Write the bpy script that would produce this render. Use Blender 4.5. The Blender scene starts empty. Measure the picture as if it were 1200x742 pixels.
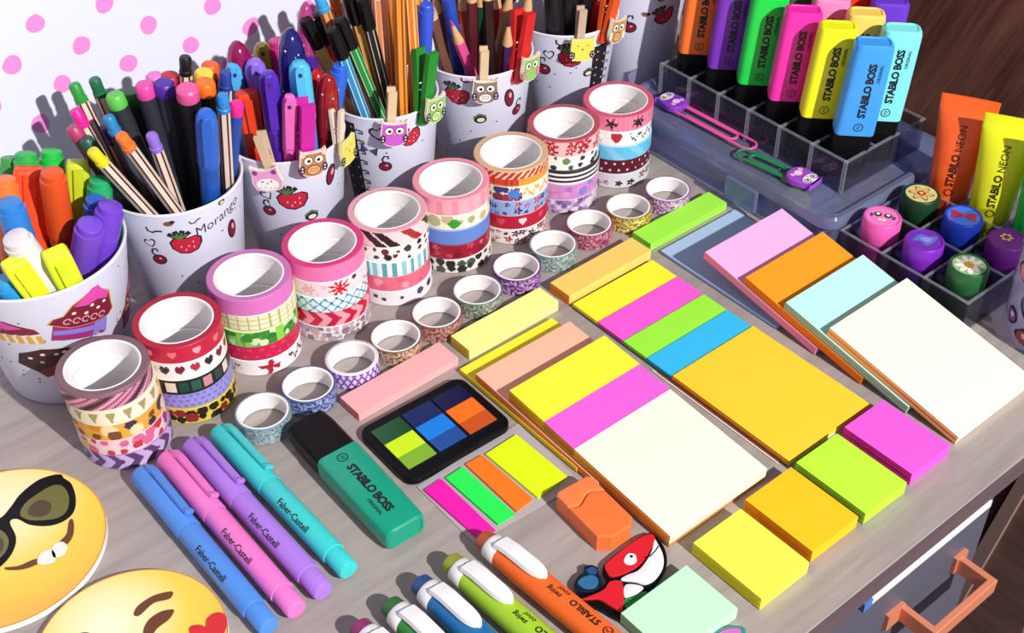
import bpy, bmesh, math, random
from mathutils import Vector, Matrix, Quaternion
sc = bpy.context.scene
COL = sc.collection
PI = math.pi
rnd = random.Random(7)
R = math.radians

# ---------------------------------------------------------------- camera
F, PITCH, ROLL, YAW, H = 1505.57, .70439548, .01589997, .67902673, .55
def cam_axes():
    cp, sp = math.cos(PITCH), math.sin(PITCH)
    f = Vector((0, cp, -sp)); r = Vector((1, 0, 0)); d = Vector((0, -sp, -cp))
    r2 = r*math.cos(ROLL) + d*math.sin(ROLL); d2 = d*math.cos(ROLL) - r*math.sin(ROLL)
    q = Matrix.Rotation(-YAW, 3, 'Z')
    return q @ r2, q @ d2, q @ f
CR, CD, CF = cam_axes()
CAM = Vector((0, 0, H))
def ray(u, v):
    return (CR*((u-600)/F) + CD*((v-371)/F) + CF).normalized()
def P(u, v, z=0.0):
    d = ray(u, v); return CAM + d*((z-H)/d.z)
cam = bpy.data.cameras.new('camera'); camo = bpy.data.objects.new('camera', cam); COL.objects.link(camo)
m = Matrix.Identity(4)
for i in range(3):
    m[i][0] = CR[i]; m[i][1] = -CD[i]; m[i][2] = -CF[i]; m[i][3] = CAM[i]
camo.matrix_world = m
cam.sensor_width = 36; cam.sensor_fit = 'HORIZONTAL'; cam.lens = F*36/1200; cam.clip_start = .01; cam.clip_end = 20
sc.camera = camo
sc.view_settings.view_transform = 'Standard'; sc.view_settings.look = 'None'
sc.view_settings.gamma = 1; sc.view_settings.use_curve_mapping = False
sc.view_settings.exposure = 0

# ---------------------------------------------------------------- materials
def lin(c):
    if isinstance(c, str):
        c = c.lstrip('#'); c = [int(c[i:i+2], 16)/255 for i in (0, 2, 4)]
    return tuple(x/12.92 if x <= .04045 else ((x+.055)/1.055)**2.4 for x in c)
MATS = {}
def mat(col, rough=.4, metal=0.0, trans=0.0, name=None, spec=.5, coat=0.0, bump=0.0, bscale=300, sss=0.0):
    k = (col if isinstance(col, str) else tuple(col), rough, metal, trans, spec, coat, bump, bscale)
    if k in MATS: return MATS[k]
    m = bpy.data.materials.new(name or 'surface'); m.use_nodes = True
    b = m.node_tree.nodes['Principled BSDF']
    b.inputs['Base Color'].default_value = (*lin(col), 1)
    b.inputs['Roughness'].default_value = rough; b.inputs['Metallic'].default_value = metal
    b.inputs['Specular IOR Level'].default_value = spec
    b.inputs['Transmission Weight'].default_value = trans
    b.inputs['Coat Weight'].default_value = coat
    if bump:
        n = m.node_tree.nodes.new('ShaderNodeTexNoise'); n.inputs['Scale'].default_value = bscale
        tc = m.node_tree.nodes.new('ShaderNodeTexCoord'); bp = m.node_tree.nodes.new('ShaderNodeBump')
        bp.inputs['Strength'].default_value = bump; bp.inputs['Distance'].default_value = .0005
        m.node_tree.links.new(tc.outputs['Object'], n.inputs['Vector'])
        m.node_tree.links.new(n.outputs['Fac'], bp.inputs['Height'])
        m.node_tree.links.new(bp.outputs['Normal'], b.inputs['Normal'])
    MATS[k] = m; return m
def clear_mat(tint='#dfe6f5', body='#aab4d0', haze=.12, gloss=.12, name='clear_plastic'):
    k = ('clear', tint, body, haze, gloss)
    if k in MATS: return MATS[k]
    m = bpy.data.materials.new(name); m.use_nodes = True; nt = m.node_tree; nt.nodes.clear()
    o = nt.nodes.new('ShaderNodeOutputMaterial'); t = nt.nodes.new('ShaderNodeBsdfTransparent')
    g = nt.nodes.new('ShaderNodeBsdfGlossy'); d = nt.nodes.new('ShaderNodeBsdfDiffuse')
    fr = nt.nodes.new('ShaderNodeFresnel'); fr.inputs['IOR'].default_value = 1.5
    t.inputs['Color'].default_value = (*lin(tint), 1); g.inputs['Roughness'].default_value = gloss
    d.inputs['Color'].default_value = (*lin(body), 1)
    m1 = nt.nodes.new('ShaderNodeMixShader'); m1.inputs[0].default_value = haze
    m2 = nt.nodes.new('ShaderNodeMixShader')
    nt.links.new(t.outputs[0], m1.inputs[1]); nt.links.new(d.outputs[0], m1.inputs[2])
    ge = nt.nodes.new('ShaderNodeNewGeometry'); s1 = nt.nodes.new('ShaderNodeMath'); s1.operation = 'SUBTRACT'; s1.inputs[0].default_value = 1
    s2 = nt.nodes.new('ShaderNodeMath'); s2.operation = 'MULTIPLY'
    nt.links.new(ge.outputs['Backfacing'], s1.inputs[1]); nt.links.new(s1.outputs[0], s2.inputs[0]); nt.links.new(fr.outputs[0], s2.inputs[1])
    nt.links.new(s2.outputs[0], m2.inputs[0]); nt.links.new(m1.outputs[0], m2.inputs[1]); nt.links.new(g.outputs[0], m2.inputs[2])
    nt.links.new(m2.outputs[0], o.inputs[0]); MATS[k] = m; return m
def printed_mat(rough=.45, metal=0.0, spec=.5):
    k = ('printed', rough, metal)
    if k in MATS: return MATS[k]
    m = bpy.data.materials.new('printed_tape'); m.use_nodes = True
    b = m.node_tree.nodes['Principled BSDF']; a = m.node_tree.nodes.new('ShaderNodeVertexColor'); a.layer_name = 'print'
    m.node_tree.links.new(a.outputs['Color'], b.inputs['Base Color'])
    b.inputs['Roughness'].default_value = rough; b.inputs['Metallic'].default_value = metal
    MATS[k] = m; return m

# ---------------------------------------------------------------- mesh builder
def rot(rx=0, ry=0, rz=0):
    return Matrix.Rotation(rz, 4, 'Z') @ Matrix.Rotation(ry, 4, 'Y') @ Matrix.Rotation(rx, 4, 'X')
def T(x=0, y=0, z=0): return Matrix.Translation((x, y, z))
def rrect(w, d, r, seg=4):
    out = []
    for cx, cy, a0 in ((w/2-r, d/2-r, 0), (-w/2+r, d/2-r, 90), (-w/2+r, -d/2+r, 180), (w/2-r, -d/2+r, 270)):
        for i in range(seg+1):
            a = R(a0+90*i/seg); out.append((cx+r*math.cos(a), cy+r*math.sin(a)))
    return out
def ngon(n, r, a0=0): return [(r*math.cos(a0+2*PI*i/n), r*math.sin(a0+2*PI*i/n)) for i in range(n)]
def ell(cx, cy, a, b, n=20, t=0):
    out = []
    for i in range(n):
        q = 2*PI*i/n; x, y = a*math.cos(q), b*math.sin(q)
        out.append((cx+x*math.cos(t)-y*math.sin(t), cy+x*math.sin(t)+y*math.cos(t)))
    return out
def area(p): return sum(p[i-1][0]*p[i][1]-p[i][0]*p[i-1][1] for i in range(len(p)))/2
def inset(p, d):
    n = len(p); out = []
    s = 1 if area(p) > 0 else -1
    for i in range(n):
        a, b, c = Vector(p[i-1]), Vector(p[i]), Vector(p[(i+1) % n])
        e1, e2 = (b-a), (c-b)
        if e1.length < 1e-9 or e2.length < 1e-9: out.append(tuple(b)); continue
        e1.normalize(); e2.normalize()
        n1, n2 = Vector((-e1.y, e1.x))*s, Vector((-e2.y, e2.x))*s
        k = max(.35, 1+n1.dot(n2))
        q = b+(n1+n2)*(d/k); out.append((q.x, q.y))
    return out
class MB:
    def __init__(s): s.bm = bmesh.new(); s.mats = []; s.cl = None
    def mi(s, m):
        if m not in s.mats: s.mats.append(m)
        return s.mats.index(m)
    def faces(s, vs, fs, m, smooth=False, M=None):
        M = M or Matrix.Identity(4)
        bv = [s.bm.verts.new(M @ Vector(v)) for v in vs]; i = s.mi(m); out = []
        for f in fs:
            if len(set(f)) < 3: continue
            try: q = s.bm.faces.new([bv[k] for k in f])
            except ValueError: continue
            q.material_index = i; q.smooth = smooth; out.append(q)
        return out
    def loft(s, rings, m, M=None, smooth=True, cap0=True, cap1=True, close=True):
        """rings: lists of 3D points, the same number each"""
        n = len(rings[0]); vs = [p for r in rings for p in r]; fs = []
        for j in range(len(rings)-1):
            for i in range(n if close else n-1):
                k = (i+1) % n; fs.append((j*n+i, j*n+k, (j+1)*n+k, (j+1)*n+i))
        if cap0: fs.append(tuple(range(n-1, -1, -1)))
        if cap1: fs.append(tuple((len(rings)-1)*n+i for i in range(n)))
        return s.faces(vs, fs, m, smooth, M)
    def prism(s, poly, z0, z1, m, M=None, bev=0.0, smooth=False, bot=False):
        if area(poly) < 0: poly = poly[::-1]
        rings = []
        if bev and bot:
            rings.append([(x, y, z0) for x, y in inset(poly, bev)]); rings.append([(x, y, z0+bev) for x, y in poly])
        else: rings.append([(x, y, z0) for x, y in poly])
        if bev:
            rings.append([(x, y, z1-bev) for x, y in poly]); rings.append([(x, y, z1-bev*.3) for x, y in inset(poly, bev*.3)]); rings.append([(x, y, z1) for x, y in inset(poly, bev)])
        else: rings.append([(x, y, z1) for x, y in poly])
        return s.loft(rings, m, M, smooth)
    def lathe(s, prof, m, seg=32, M=None, smooth=True, c0=True, c1=True):
        rings = [[(r*math.cos(2*PI*i/seg), r*math.sin(2*PI*i/seg), z) for i in range(seg)] for r, z in prof]
        return s.loft(rings, m, M, smooth, c0, c1)
    def box(s, w, d, h, m, M=None, bev=0.0):
        return s.prism([(-w/2, -d/2), (w/2, -d/2), (w/2, d/2), (-w/2, d/2)], -h/2, h/2, m, M, bev, bot=bev > 0)
    def tube(s, pts, r, m, seg=8, M=None, closed=False):
        pts = [Vector(p) for p in pts]; n = len(pts); rings = []
        up = Vector((0, 0, 1)); prev = None
        for i, p in enumerate(pts):
            a = pts[(i-1) % n] if (closed or i) else p; b = pts[(i+1) % n] if (closed or i < n-1) else p
            t = (b-a).normalized()
            if prev is None:
                x = t.cross(up) if abs(t.dot(up)) < .9 else t.cross(Vector((1, 0, 0)))
            else: x = prev-t*prev.dot(t)
            x.normalize(); prev = x; y = t.cross(x)
            rings.append([p+x*(r*math.cos(2*PI*k/seg))+y*(r*math.sin(2*PI*k/seg)) for k in range(seg)])
        if closed: rings.append(rings[0])
        return s.loft(rings, m, M, True, not closed, not closed)
    def flat(s, poly, z, m, M=None):
        if area(poly) < 0: poly = poly[::-1]
        return s.faces([(x, y, z) for x, y in poly], [tuple(range(len(poly)))], m, False, M)
    def mapped(s, poly, fn, m, rings=3):
        """star-shaped 2D outline laid on a curved surface: fn(x, y) -> 3D"""
        if area(poly) < 0: poly = poly[::-1]
        n = len(poly); cx = sum(p[0] for p in poly)/n; cy = sum(p[1] for p in poly)/n
        if n < 14: poly = [(poly[i][0]+(poly[(i+1) % n][0]-poly[i][0])*k/5, poly[i][1]+(poly[(i+1) % n][1]-poly[i][1])*k/5) for i in range(n) for k in range(5)]; n *= 5; rings = max(rings, 4)
        vs = [fn(cx, cy)]
        for j in range(1, rings+1):
            vs += [fn(cx+(x-cx)*j/rings, cy+(y-cy)*j/rings) for x, y in poly]
        fs = [(0, 1+i, 1+(i+1) % n) for i in range(n)]
        for j in range(rings-1):
            a, b = 1+j*n, 1+(j+1)*n
            fs += [(a+i, b+i, b+(i+1) % n, a+(i+1) % n) for i in range(n)]
        return s.faces(vs, fs, m, True)
    def stroke(s, pts, w, fn, m):
        n = len(pts); vs = []; fs = []
        for i, p in enumerate(pts):
            a = Vector(pts[max(0, i-1)]); b = Vector(pts[min(n-1, i+1)]); t = (b-a)
            t = t.normalized() if t.length > 1e-9 else Vector((1, 0)); q = Vector((-t.y, t.x))*(w/2)
            vs += [fn(p[0]-q.x, p[1]-q.y), fn(p[0]+q.x, p[1]+q.y)]
        for i in range(n-1): fs.append((2*i, 2*i+2, 2*i+3, 2*i+1))
        return s.faces(vs, fs, m, True)
    def text(s, body, size, fn, m, bold=0.0, align='CENTER', shear=0.0, spacing=1.0):
        cu = bpy.data.curves.new('lettering', 'FONT'); cu.body = body; cu.size = size; cu.offset = bold*size
        cu.align_x = align; cu.align_y = 'CENTER'; cu.shear = shear; cu.resolution_u = 2; cu.space_character = spacing
        o = bpy.data.objects.new('lettering', cu); COL.objects.link(o)
        dg = bpy.context.evaluated_depsgraph_get(); dg.update()
        me = bpy.data.meshes.new_from_object(o.evaluated_get(dg))
        tb = bmesh.new(); tb.from_mesh(me); bmesh.ops.triangulate(tb, faces=tb.faces[:])
        for ax in (0, 1):
            lo = min(v.co[ax] for v in tb.verts); hi = max(v.co[ax] for v in tb.verts); st = size*.16; k = lo+st
            while k < hi:
                nn = Vector((0, 0, 0)); nn[ax] = 1; co = nn*k
                bmesh.ops.bisect_plane(tb, geom=tb.verts[:]+tb.edges[:]+tb.faces[:], dist=1e-7, plane_co=co, plane_no=nn); k += st
        tb.verts.index_update()
        vs = [fn(v.co.x, v.co.y) for v in tb.verts]; fs = [tuple(v.index for v in p.verts) for p in tb.faces]; tb.free()
        bpy.data.objects.remove(o); bpy.data.curves.remove(cu); bpy.data.meshes.remove(me)
        return s.faces(vs, fs, m)
    def build(s, name, parent=None, M=None, sharp=38, norm=False):
        me = bpy.data.meshes.new(name)
        if norm: bmesh.ops.recalc_face_normals(s.bm, faces=s.bm.faces)
        if M: s.bm.transform(M)
        s.bm.to_mesh(me); s.bm.free()
        for q in s.mats: me.materials.append(q)
        if any(p.use_smooth for p in me.polygons): me.set_sharp_from_angle(angle=R(sharp))
        o = bpy.data.objects.new(name, me); COL.objects.link(o)
        if parent: o.parent = parent
        return o
def tag(o, label, cat, group=None):
    o['label'] = label; o['category'] = cat
    if group: o['group'] = group
    return o
def thing(name, label, cat, loc=(0, 0, 0), rz=0, group=None, q=None):
    o = bpy.data.objects.new(name, None); COL.objects.link(o); o.empty_display_size = .01
    o.location = loc
    if q is not None: o.rotation_mode = 'QUATERNION'; o.rotation_quaternion = q
    else: o.rotation_euler = (0, 0, rz)
    return tag(o, label, cat, group)
def struct(o): o['kind'] = 'structure'; return o
def axis_q(d, spin=0.0):
    return Vector(d).to_track_quat('Z', 'Y') @ Quaternion((0, 0, 1), spin)
# ---------------------------------------------------------------- setting
def wood_mat(name, c0, c1, scale, stretch, rough=.5, angle=(0, 0, 0), spec=.4):
    m = bpy.data.materials.new(name); m.use_nodes = True; nt = m.node_tree; b = nt.nodes['Principled BSDF']
    tc = nt.nodes.new('ShaderNodeTexCoord'); mp = nt.nodes.new('ShaderNodeMapping'); mp0 = nt.nodes.new('ShaderNodeMapping')
    mp0.inputs['Rotation'].default_value = angle; mp.inputs['Scale'].default_value = stretch
    n = nt.nodes.new('ShaderNodeTexNoise'); n.inputs['Scale'].default_value = scale; n.inputs['Detail'].default_value = 6; n.inputs['Roughness'].default_value = .6
    n2 = nt.nodes.new('ShaderNodeTexNoise'); n2.inputs['Scale'].default_value = scale*.22; n2.inputs['Detail'].default_value = 2
    ad = nt.nodes.new('ShaderNodeMath'); ad.operation = 'MULTIPLY_ADD'; ad.inputs[1].default_value = .6
    ad2 = nt.nodes.new('ShaderNodeMath'); ad2.operation = 'MULTIPLY'; ad2.inputs[1].default_value = .4
    r = nt.nodes.new('ShaderNodeValToRGB'); r.color_ramp.elements[0].position = .33; r.color_ramp.elements[1].position = .68
    r.color_ramp.elements[0].color = (*lin(c0), 1); r.color_ramp.elements[1].color = (*lin(c1), 1)
    L = nt.links.new
    L(tc.outputs['Object'], mp0.inputs[0]); L(mp0.outputs[0], mp.inputs[0]); L(mp.outputs[0], n.inputs['Vector']); L(mp.outputs[0], n2.inputs['Vector'])
    L(n2.outputs['Fac'], ad2.inputs[0]); L(n.outputs['Fac'], ad.inputs[0]); L(ad2.outputs[0], ad.inputs[2])
    L(ad.outputs[0], r.inputs[0]); L(r.outputs[0], b.inputs['Base Color'])
    b.inputs['Roughness'].default_value = rough; b.inputs['Specular IOR Level'].default_value = spec
    return m
M_DESK = wood_mat('taupe_wood_laminate', '#958c8a', '#b2a8a3', 26, (.55, 6, 1), .48)
M_EDGE = wood_mat('dark_edge_band', '#5a4a52', '#6b5a60', 30, (.5, 6, 6), .5)
M_PANEL = wood_mat('dark_brown_wood', '#4a2721', '#8c5c4e', 34, (7, 7, .5), .5, (R(-21), 0, 0))
M_FLOOR = wood_mat('dark_floor_board', '#40302f', '#5a4341', 9, (5, .6, 1), .5)
YF = .2135
b = MB(); bx = MB()
X0, X1, Y1 = -.35, .795, .80
b.box(X1-X0, Y1-YF, .0155, M_DESK, T((X0+X1)/2, (YF+Y1)/2, -.00785), .0006)
desk = tag(b.build('desk_top'), 'pale taupe wood desk top with a dark front edge under all the stationery', 'desk')
bb = MB(); bb.box(X1-X0, .0012, .0145, M_EDGE, T((X0+X1)/2, YF-.0007, -.0080)); bb.build('edge_band', desk)
M_SIDE = wood_mat('brown_side_panel', '#6a4c48', '#8a6862', 20, (6, .6, 6), .55)
for x, g_ in ((X0+.012, 0), (X1-.012, 1)):
    bl = MB(); bl.box(.02, Y1-YF-.05, .70, M_SIDE, T(x, (YF+Y1)/2+.01, -.3722)); bl.build('side_panel', desk)
bl = MB(); a_, c_ = Vector((.771, .286, -.318)), Vector((.771, .330, -.510))
bl.prism([(a_.y-.006, a_.z+.12), (a_.y+.004, a_.z+.12), (c_.y+.006, c_.z-.05), (c_.y-.008, c_.z-.05)], 0, .006, mat('#a88a84', .5), Matrix(((0, 0, 1, .767), (1, 0, 0, 0), (0, 1, 0, 0), (0, 0, 0, 1))))
bl.build('cross_rail', desk)
# drawer unit under the desk front
M_SLATE = mat('#5a5a6a', .45); M_COPPER = mat('#e89270', .35, .25); M_WHITE = mat('#e9ecf2', .35)
du = thing('drawer_unit', 'slate grey drawer unit with a copper pull under the desk edge', 'drawer', (.24, .232, -.75))
b = MB(); b.box(.50, .40, .70, mat('#3c3039', .6), T(0, .222, .35), .002); b.build('carcass', du)
b = MB(); b.box(.56, .018, .185, M_SLATE, T(.04, .002, .6245), .0015); dfr = b.build('drawer_front', du)
b = MB(); b.box(.56, .018, .30, M_SLATE, T(.04, .002, .378), .0015); b.build('drawer_front', du)
b = MB(); b.box(.112, .006, .0065, M_WHITE, T(.231, -.0172, .7300), .0008); b.box(.007, .0064, .0070, mat('#4d7fc4', .4), T(.1745, -.0172, .7300)); rl = b.build('slide_rail', du); rl['label'] = 'white rail strip with a small blue tab'
b = MB(); x0, x1, w_ = .2365, .2985, .0045
b.prism([(x0, -.007), (x0, -.0345), (x1, -.0345), (x1, -.007), (x1-w_, -.007), (x1-w_, -.0345+w_), (x0+w_, -.0345+w_), (x0+w_, -.007)], .652, .664, M_COPPER, bev=.0006)
b.box(.016, .003, .014, M_COPPER, T(x0-.004, -.0083, .658)); b.box(.012, .003, .014, M_COPPER, T(x1-.001, -.0083, .658))
hd = b.build('handle', dfr); hd['label'] = 'square copper bar pull'
# floor, walls
b = MB(); b.box(4, 4, .04, M_FLOOR, T(.3, .4, -.772)); struct(b.build('floor'))
b = MB(); b.box(.02, .9, 1.6, M_PANEL, T(.815, .80, .05)); wr = struct(b.build('wall_right'))
b = MB(); b.box(4, .04, 2.2, mat('#4a3330', .7), T(.3, 1.30, .35)); struct(b.build('wall_back'))
b = MB(); b.box(.012, .9, .014, mat('#6a5650', .5), T(.60, .0, -.745)); st = struct(b.build('trim_1'))
# polka-dot board
YW = .748
def Pw(u, v):
    d = ray(u, v); return CAM+d*((YW-CAM.y)/d.y)
o0, oa, ob = Pw(97, 52), Pw(150, 75), Pw(72, 99)
va, vb = oa-o0, ob-o0
det = va.x*vb.z-vb.x*va.z
m = bpy.data.materials.new('pink_dots_on_white'); m.use_nodes = True; nt = m.node_tree; L = nt.links.new
bs = nt.nodes['Principled BSDF']; bs.inputs['Roughness'].default_value = .55
tc = nt.nodes.new('ShaderNodeTexCoord'); sp = nt.nodes.new('ShaderNodeSeparateXYZ'); L(tc.outputs['Object'], sp.inputs[0])
def mth(op, a, b_=None, c=None):
    n = nt.nodes.new('ShaderNodeMath'); n.operation = op
    for i, q in enumerate((a, b_, c)):
        if q is None: continue
        if isinstance(q, (int, float)): n.inputs[i].default_value = q
        else: L(q, n.inputs[i])
    return n.outputs[0]
nz = nt.nodes.new('ShaderNodeTexNoise'); nz.inputs['Scale'].default_value = 45; L(tc.outputs['Object'], nz.inputs['Vector'])
sn = nt.nodes.new('ShaderNodeSeparateColor'); L(nz.outputs['Color'], sn.inputs[0])
dx = mth('ADD', mth('SUBTRACT', sp.outputs[0], o0.x), mth('MULTIPLY', mth('SUBTRACT', sn.outputs[0], .5), .005))
dz = mth('ADD', mth('SUBTRACT', sp.outputs[2], o0.z), mth('MULTIPLY', mth('SUBTRACT', sn.outputs[1], .5), .005))
s_ = mth('ADD', mth('MULTIPLY', dx, vb.z/det), mth('MULTIPLY', dz, -vb.x/det))
t_ = mth('ADD', mth('MULTIPLY', dx, -va.z/det), mth('MULTIPLY', dz, va.x/det))
fs = mth('SUBTRACT', mth('FRACT', mth('ADD', s_, .5)), .5); ft = mth('SUBTRACT', mth('FRACT', mth('ADD', t_, .5)), .5)
px_ = mth('ADD', mth('MULTIPLY', fs, va.x), mth('MULTIPLY', ft, vb.x)); pz_ = mth('ADD', mth('MULTIPLY', fs, va.z), mth('MULTIPLY', ft, vb.z))
dist = mth('SQRT', mth('ADD', mth('MULTIPLY', px_, px_), mth('MULTIPLY', pz_, pz_)))
msk = mth('LESS_THAN', dist, .0062)
mx = nt.nodes.new('ShaderNodeMix'); mx.data_type = 'RGBA'; L(msk, mx.inputs[0])
mx.inputs[6].default_value = (*lin('#e3e7f8'), 1); mx.inputs[7].default_value = (*lin('#f391dc'), 1); L(mx.outputs[2], bs.inputs['Base Color'])
b = MB(); b.box(.87, .008, .50, m, T(.02, YW+.004, .2502), .001)
tag(b.build('polka_dot_board'), 'white board with pink polka dots standing behind the pen cups', 'board')
# light
lamp = bpy.data.lights.new('desk_lamp_bulb', 'POINT'); lo_ = bpy.data.objects.new('desk_lamp_bulb', lamp); COL.objects.link(lo_)
lo_.location = (.41, -1.5, 1.44); lamp.energy = 318; lamp.shadow_soft_size = .022; lamp.color = (1, .96, .91)
w = bpy.data.worlds.new('world'); sc.world = w; w.use_nodes = True
bg = w.node_tree.nodes['Background']; bg.inputs[0].default_value = (.88, .87, 1, 1); bg.inputs[1].default_value = .31
sc.cycles.use_denoising = True
sc.cycles.max_bounces = 10; sc.cycles.transparent_max_bounces = 24; sc.cycles.transmission_bounces = 8
# ---------------------------------------------------------------- sticky notes
def paper(c): return mat(c, .75, spec=.15)
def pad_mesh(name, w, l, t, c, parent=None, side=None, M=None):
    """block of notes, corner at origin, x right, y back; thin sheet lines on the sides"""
    b = MB(); m = paper(c); ms = paper(side or c)  # most side tints put the shade of the pad edges into the colour
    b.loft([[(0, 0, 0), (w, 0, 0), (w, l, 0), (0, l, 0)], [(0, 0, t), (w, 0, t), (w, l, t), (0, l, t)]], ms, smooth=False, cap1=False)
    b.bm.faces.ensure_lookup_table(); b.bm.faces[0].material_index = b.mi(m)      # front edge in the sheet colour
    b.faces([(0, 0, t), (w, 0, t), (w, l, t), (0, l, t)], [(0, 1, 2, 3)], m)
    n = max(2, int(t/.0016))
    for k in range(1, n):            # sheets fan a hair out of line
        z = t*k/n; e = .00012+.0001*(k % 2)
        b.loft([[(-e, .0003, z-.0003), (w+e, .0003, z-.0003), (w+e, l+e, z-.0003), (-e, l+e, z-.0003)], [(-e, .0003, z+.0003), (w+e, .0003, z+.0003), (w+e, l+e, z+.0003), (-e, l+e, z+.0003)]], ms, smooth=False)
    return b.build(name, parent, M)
def flat_pad(c, side, cs, t, label, group=None, name='sticky_note_pad', rz=None):
    """cs: top-face corners in the photo (left, back, right, front)"""
    q = [P(*p, t) for p in cs]
    ctr = sum(q, Vector())/4; u = (q[1]-q[0]+q[2]-q[3])/2; v = (q[0]-q[3]+q[1]-q[2])/2
    w, l = u.length, v.length; a = math.atan2(u.y, u.x) if rz is None else rz
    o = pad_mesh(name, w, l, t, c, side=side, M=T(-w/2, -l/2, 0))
    o.location = (ctr.x, ctr.y, .0002); o.rotation_euler = (0, 0, a)
    return tag(o, label, 'sticky notes', group)
G = 'small sticky note pads along the desk front'
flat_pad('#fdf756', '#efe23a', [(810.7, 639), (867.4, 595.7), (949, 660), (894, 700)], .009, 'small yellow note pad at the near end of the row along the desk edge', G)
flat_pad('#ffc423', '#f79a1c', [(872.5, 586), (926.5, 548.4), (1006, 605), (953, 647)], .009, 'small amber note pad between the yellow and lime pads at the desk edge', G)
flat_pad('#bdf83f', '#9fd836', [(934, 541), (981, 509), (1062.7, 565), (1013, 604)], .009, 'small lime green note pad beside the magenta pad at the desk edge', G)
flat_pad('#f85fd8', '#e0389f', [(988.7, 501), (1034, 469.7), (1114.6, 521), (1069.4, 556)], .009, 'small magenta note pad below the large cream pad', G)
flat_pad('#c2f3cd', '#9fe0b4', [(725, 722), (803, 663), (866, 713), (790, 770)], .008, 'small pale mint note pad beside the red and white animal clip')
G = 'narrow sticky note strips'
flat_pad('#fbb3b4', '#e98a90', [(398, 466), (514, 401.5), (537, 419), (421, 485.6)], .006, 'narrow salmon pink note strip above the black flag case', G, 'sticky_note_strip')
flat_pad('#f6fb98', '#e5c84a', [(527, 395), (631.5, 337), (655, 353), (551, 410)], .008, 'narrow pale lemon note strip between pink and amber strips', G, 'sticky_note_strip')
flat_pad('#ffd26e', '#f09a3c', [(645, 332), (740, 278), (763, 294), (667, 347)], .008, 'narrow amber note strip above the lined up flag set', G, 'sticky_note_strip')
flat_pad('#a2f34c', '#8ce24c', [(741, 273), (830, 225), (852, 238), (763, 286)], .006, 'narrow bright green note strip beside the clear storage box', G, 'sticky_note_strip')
# tilted pads, fanned like roof tiles
def tilt_pad(c, side, x, yf, w, l, t, th, z=.0004, name='sticky_note_pad', parent=None):
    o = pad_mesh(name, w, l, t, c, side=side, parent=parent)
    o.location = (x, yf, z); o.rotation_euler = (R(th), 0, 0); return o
G = 'large note pads fanned beside the clear box'
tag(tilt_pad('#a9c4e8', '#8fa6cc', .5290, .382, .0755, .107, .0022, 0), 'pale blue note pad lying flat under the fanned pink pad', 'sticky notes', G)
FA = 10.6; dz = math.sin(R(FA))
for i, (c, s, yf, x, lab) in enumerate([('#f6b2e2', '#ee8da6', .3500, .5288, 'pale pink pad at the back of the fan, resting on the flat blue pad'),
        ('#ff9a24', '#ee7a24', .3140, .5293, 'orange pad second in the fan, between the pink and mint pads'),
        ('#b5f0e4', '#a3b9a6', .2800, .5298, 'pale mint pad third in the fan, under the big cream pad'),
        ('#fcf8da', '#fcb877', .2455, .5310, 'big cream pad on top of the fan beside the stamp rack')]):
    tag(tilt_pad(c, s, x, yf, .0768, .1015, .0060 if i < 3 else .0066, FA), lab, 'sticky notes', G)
# second fan: yellow, peach, and the set with yellow, magenta and cream
G = 'note pads fanned beside the black flag case'
tag(tilt_pad('#f6ee3c', '#e0bb2e', .3462, .372, .0765, .110, .0035, 0), 'thin yellow note pad flat under the peach pad', 'sticky notes', G)
tag(tilt_pad('#fdbda2', '#f08a4c', .3468, .3545, .0772, .112, .0052, 2.6), 'peach note pad leaning on the thin yellow pad', 'sticky notes', G)
ss = thing('sticky_note_set', 'note set with yellow, magenta and cream blocks lying over the peach pad', 'sticky notes', (.3478, .2985, .0004), group=G)
ss.rotation_euler = (R(3.9), 0, 0)
pad_mesh('backing_card', .0772, .137, .0025, '#c98a48', ss)
L0, gy = .0785, .0003
for c, s, y, l in (('#fbf8dc', '#f0a948', 0, L0), ('#f764d8', '#c9803a', L0+gy, .0262), ('#fdf83e', '#e3a528', L0+.0262+2*gy, .0317)):
    pad_mesh('note_block', .0772, l, .0068, c, ss, s, T(0, y, .0026))
# third set on a thin card: four flags and an amber pad
fs_ = thing('sticky_note_set', 'flat note card with four bright flags and a large amber block', 'sticky notes', (.4425, .2965, .0003))
pad_mesh('backing_card', .0735, .1880, .0010, '#efe9d8', fs_, '#3c5a34')
for nm, c, s, y, l in (('note_block', '#ffd038', '#e79a2c', .0000, .0945), ('flag_block', '#38bdf2', '#2a94c4', .0955, .0215), ('flag_block', '#9df043', '#6fc03a', .1180, .0205), ('flag_block', '#fb5fd8', '#c43c9c', .1395, .0235), ('flag_block', '#fdf53a', '#d8bc30', .1640, .0235)):
    pad_mesh(nm, .0733, l, .0026 if nm == 'flag_block' else .0036, c, fs_, s, T(.0001, y, .0011))
# cards peeping out under the amber block
cp = MB()
cp.box(.0012, .100, .0008, paper('#8f3b34'), T(.4412, .352, .0006)); cp.box(.0008, .104, .0005, paper('#e8efe0'), T(.4402, .354, .0005))
tag(cp.build('card_sheet'), 'thin dark red and white card edge along the amber note block', 'card')
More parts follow.
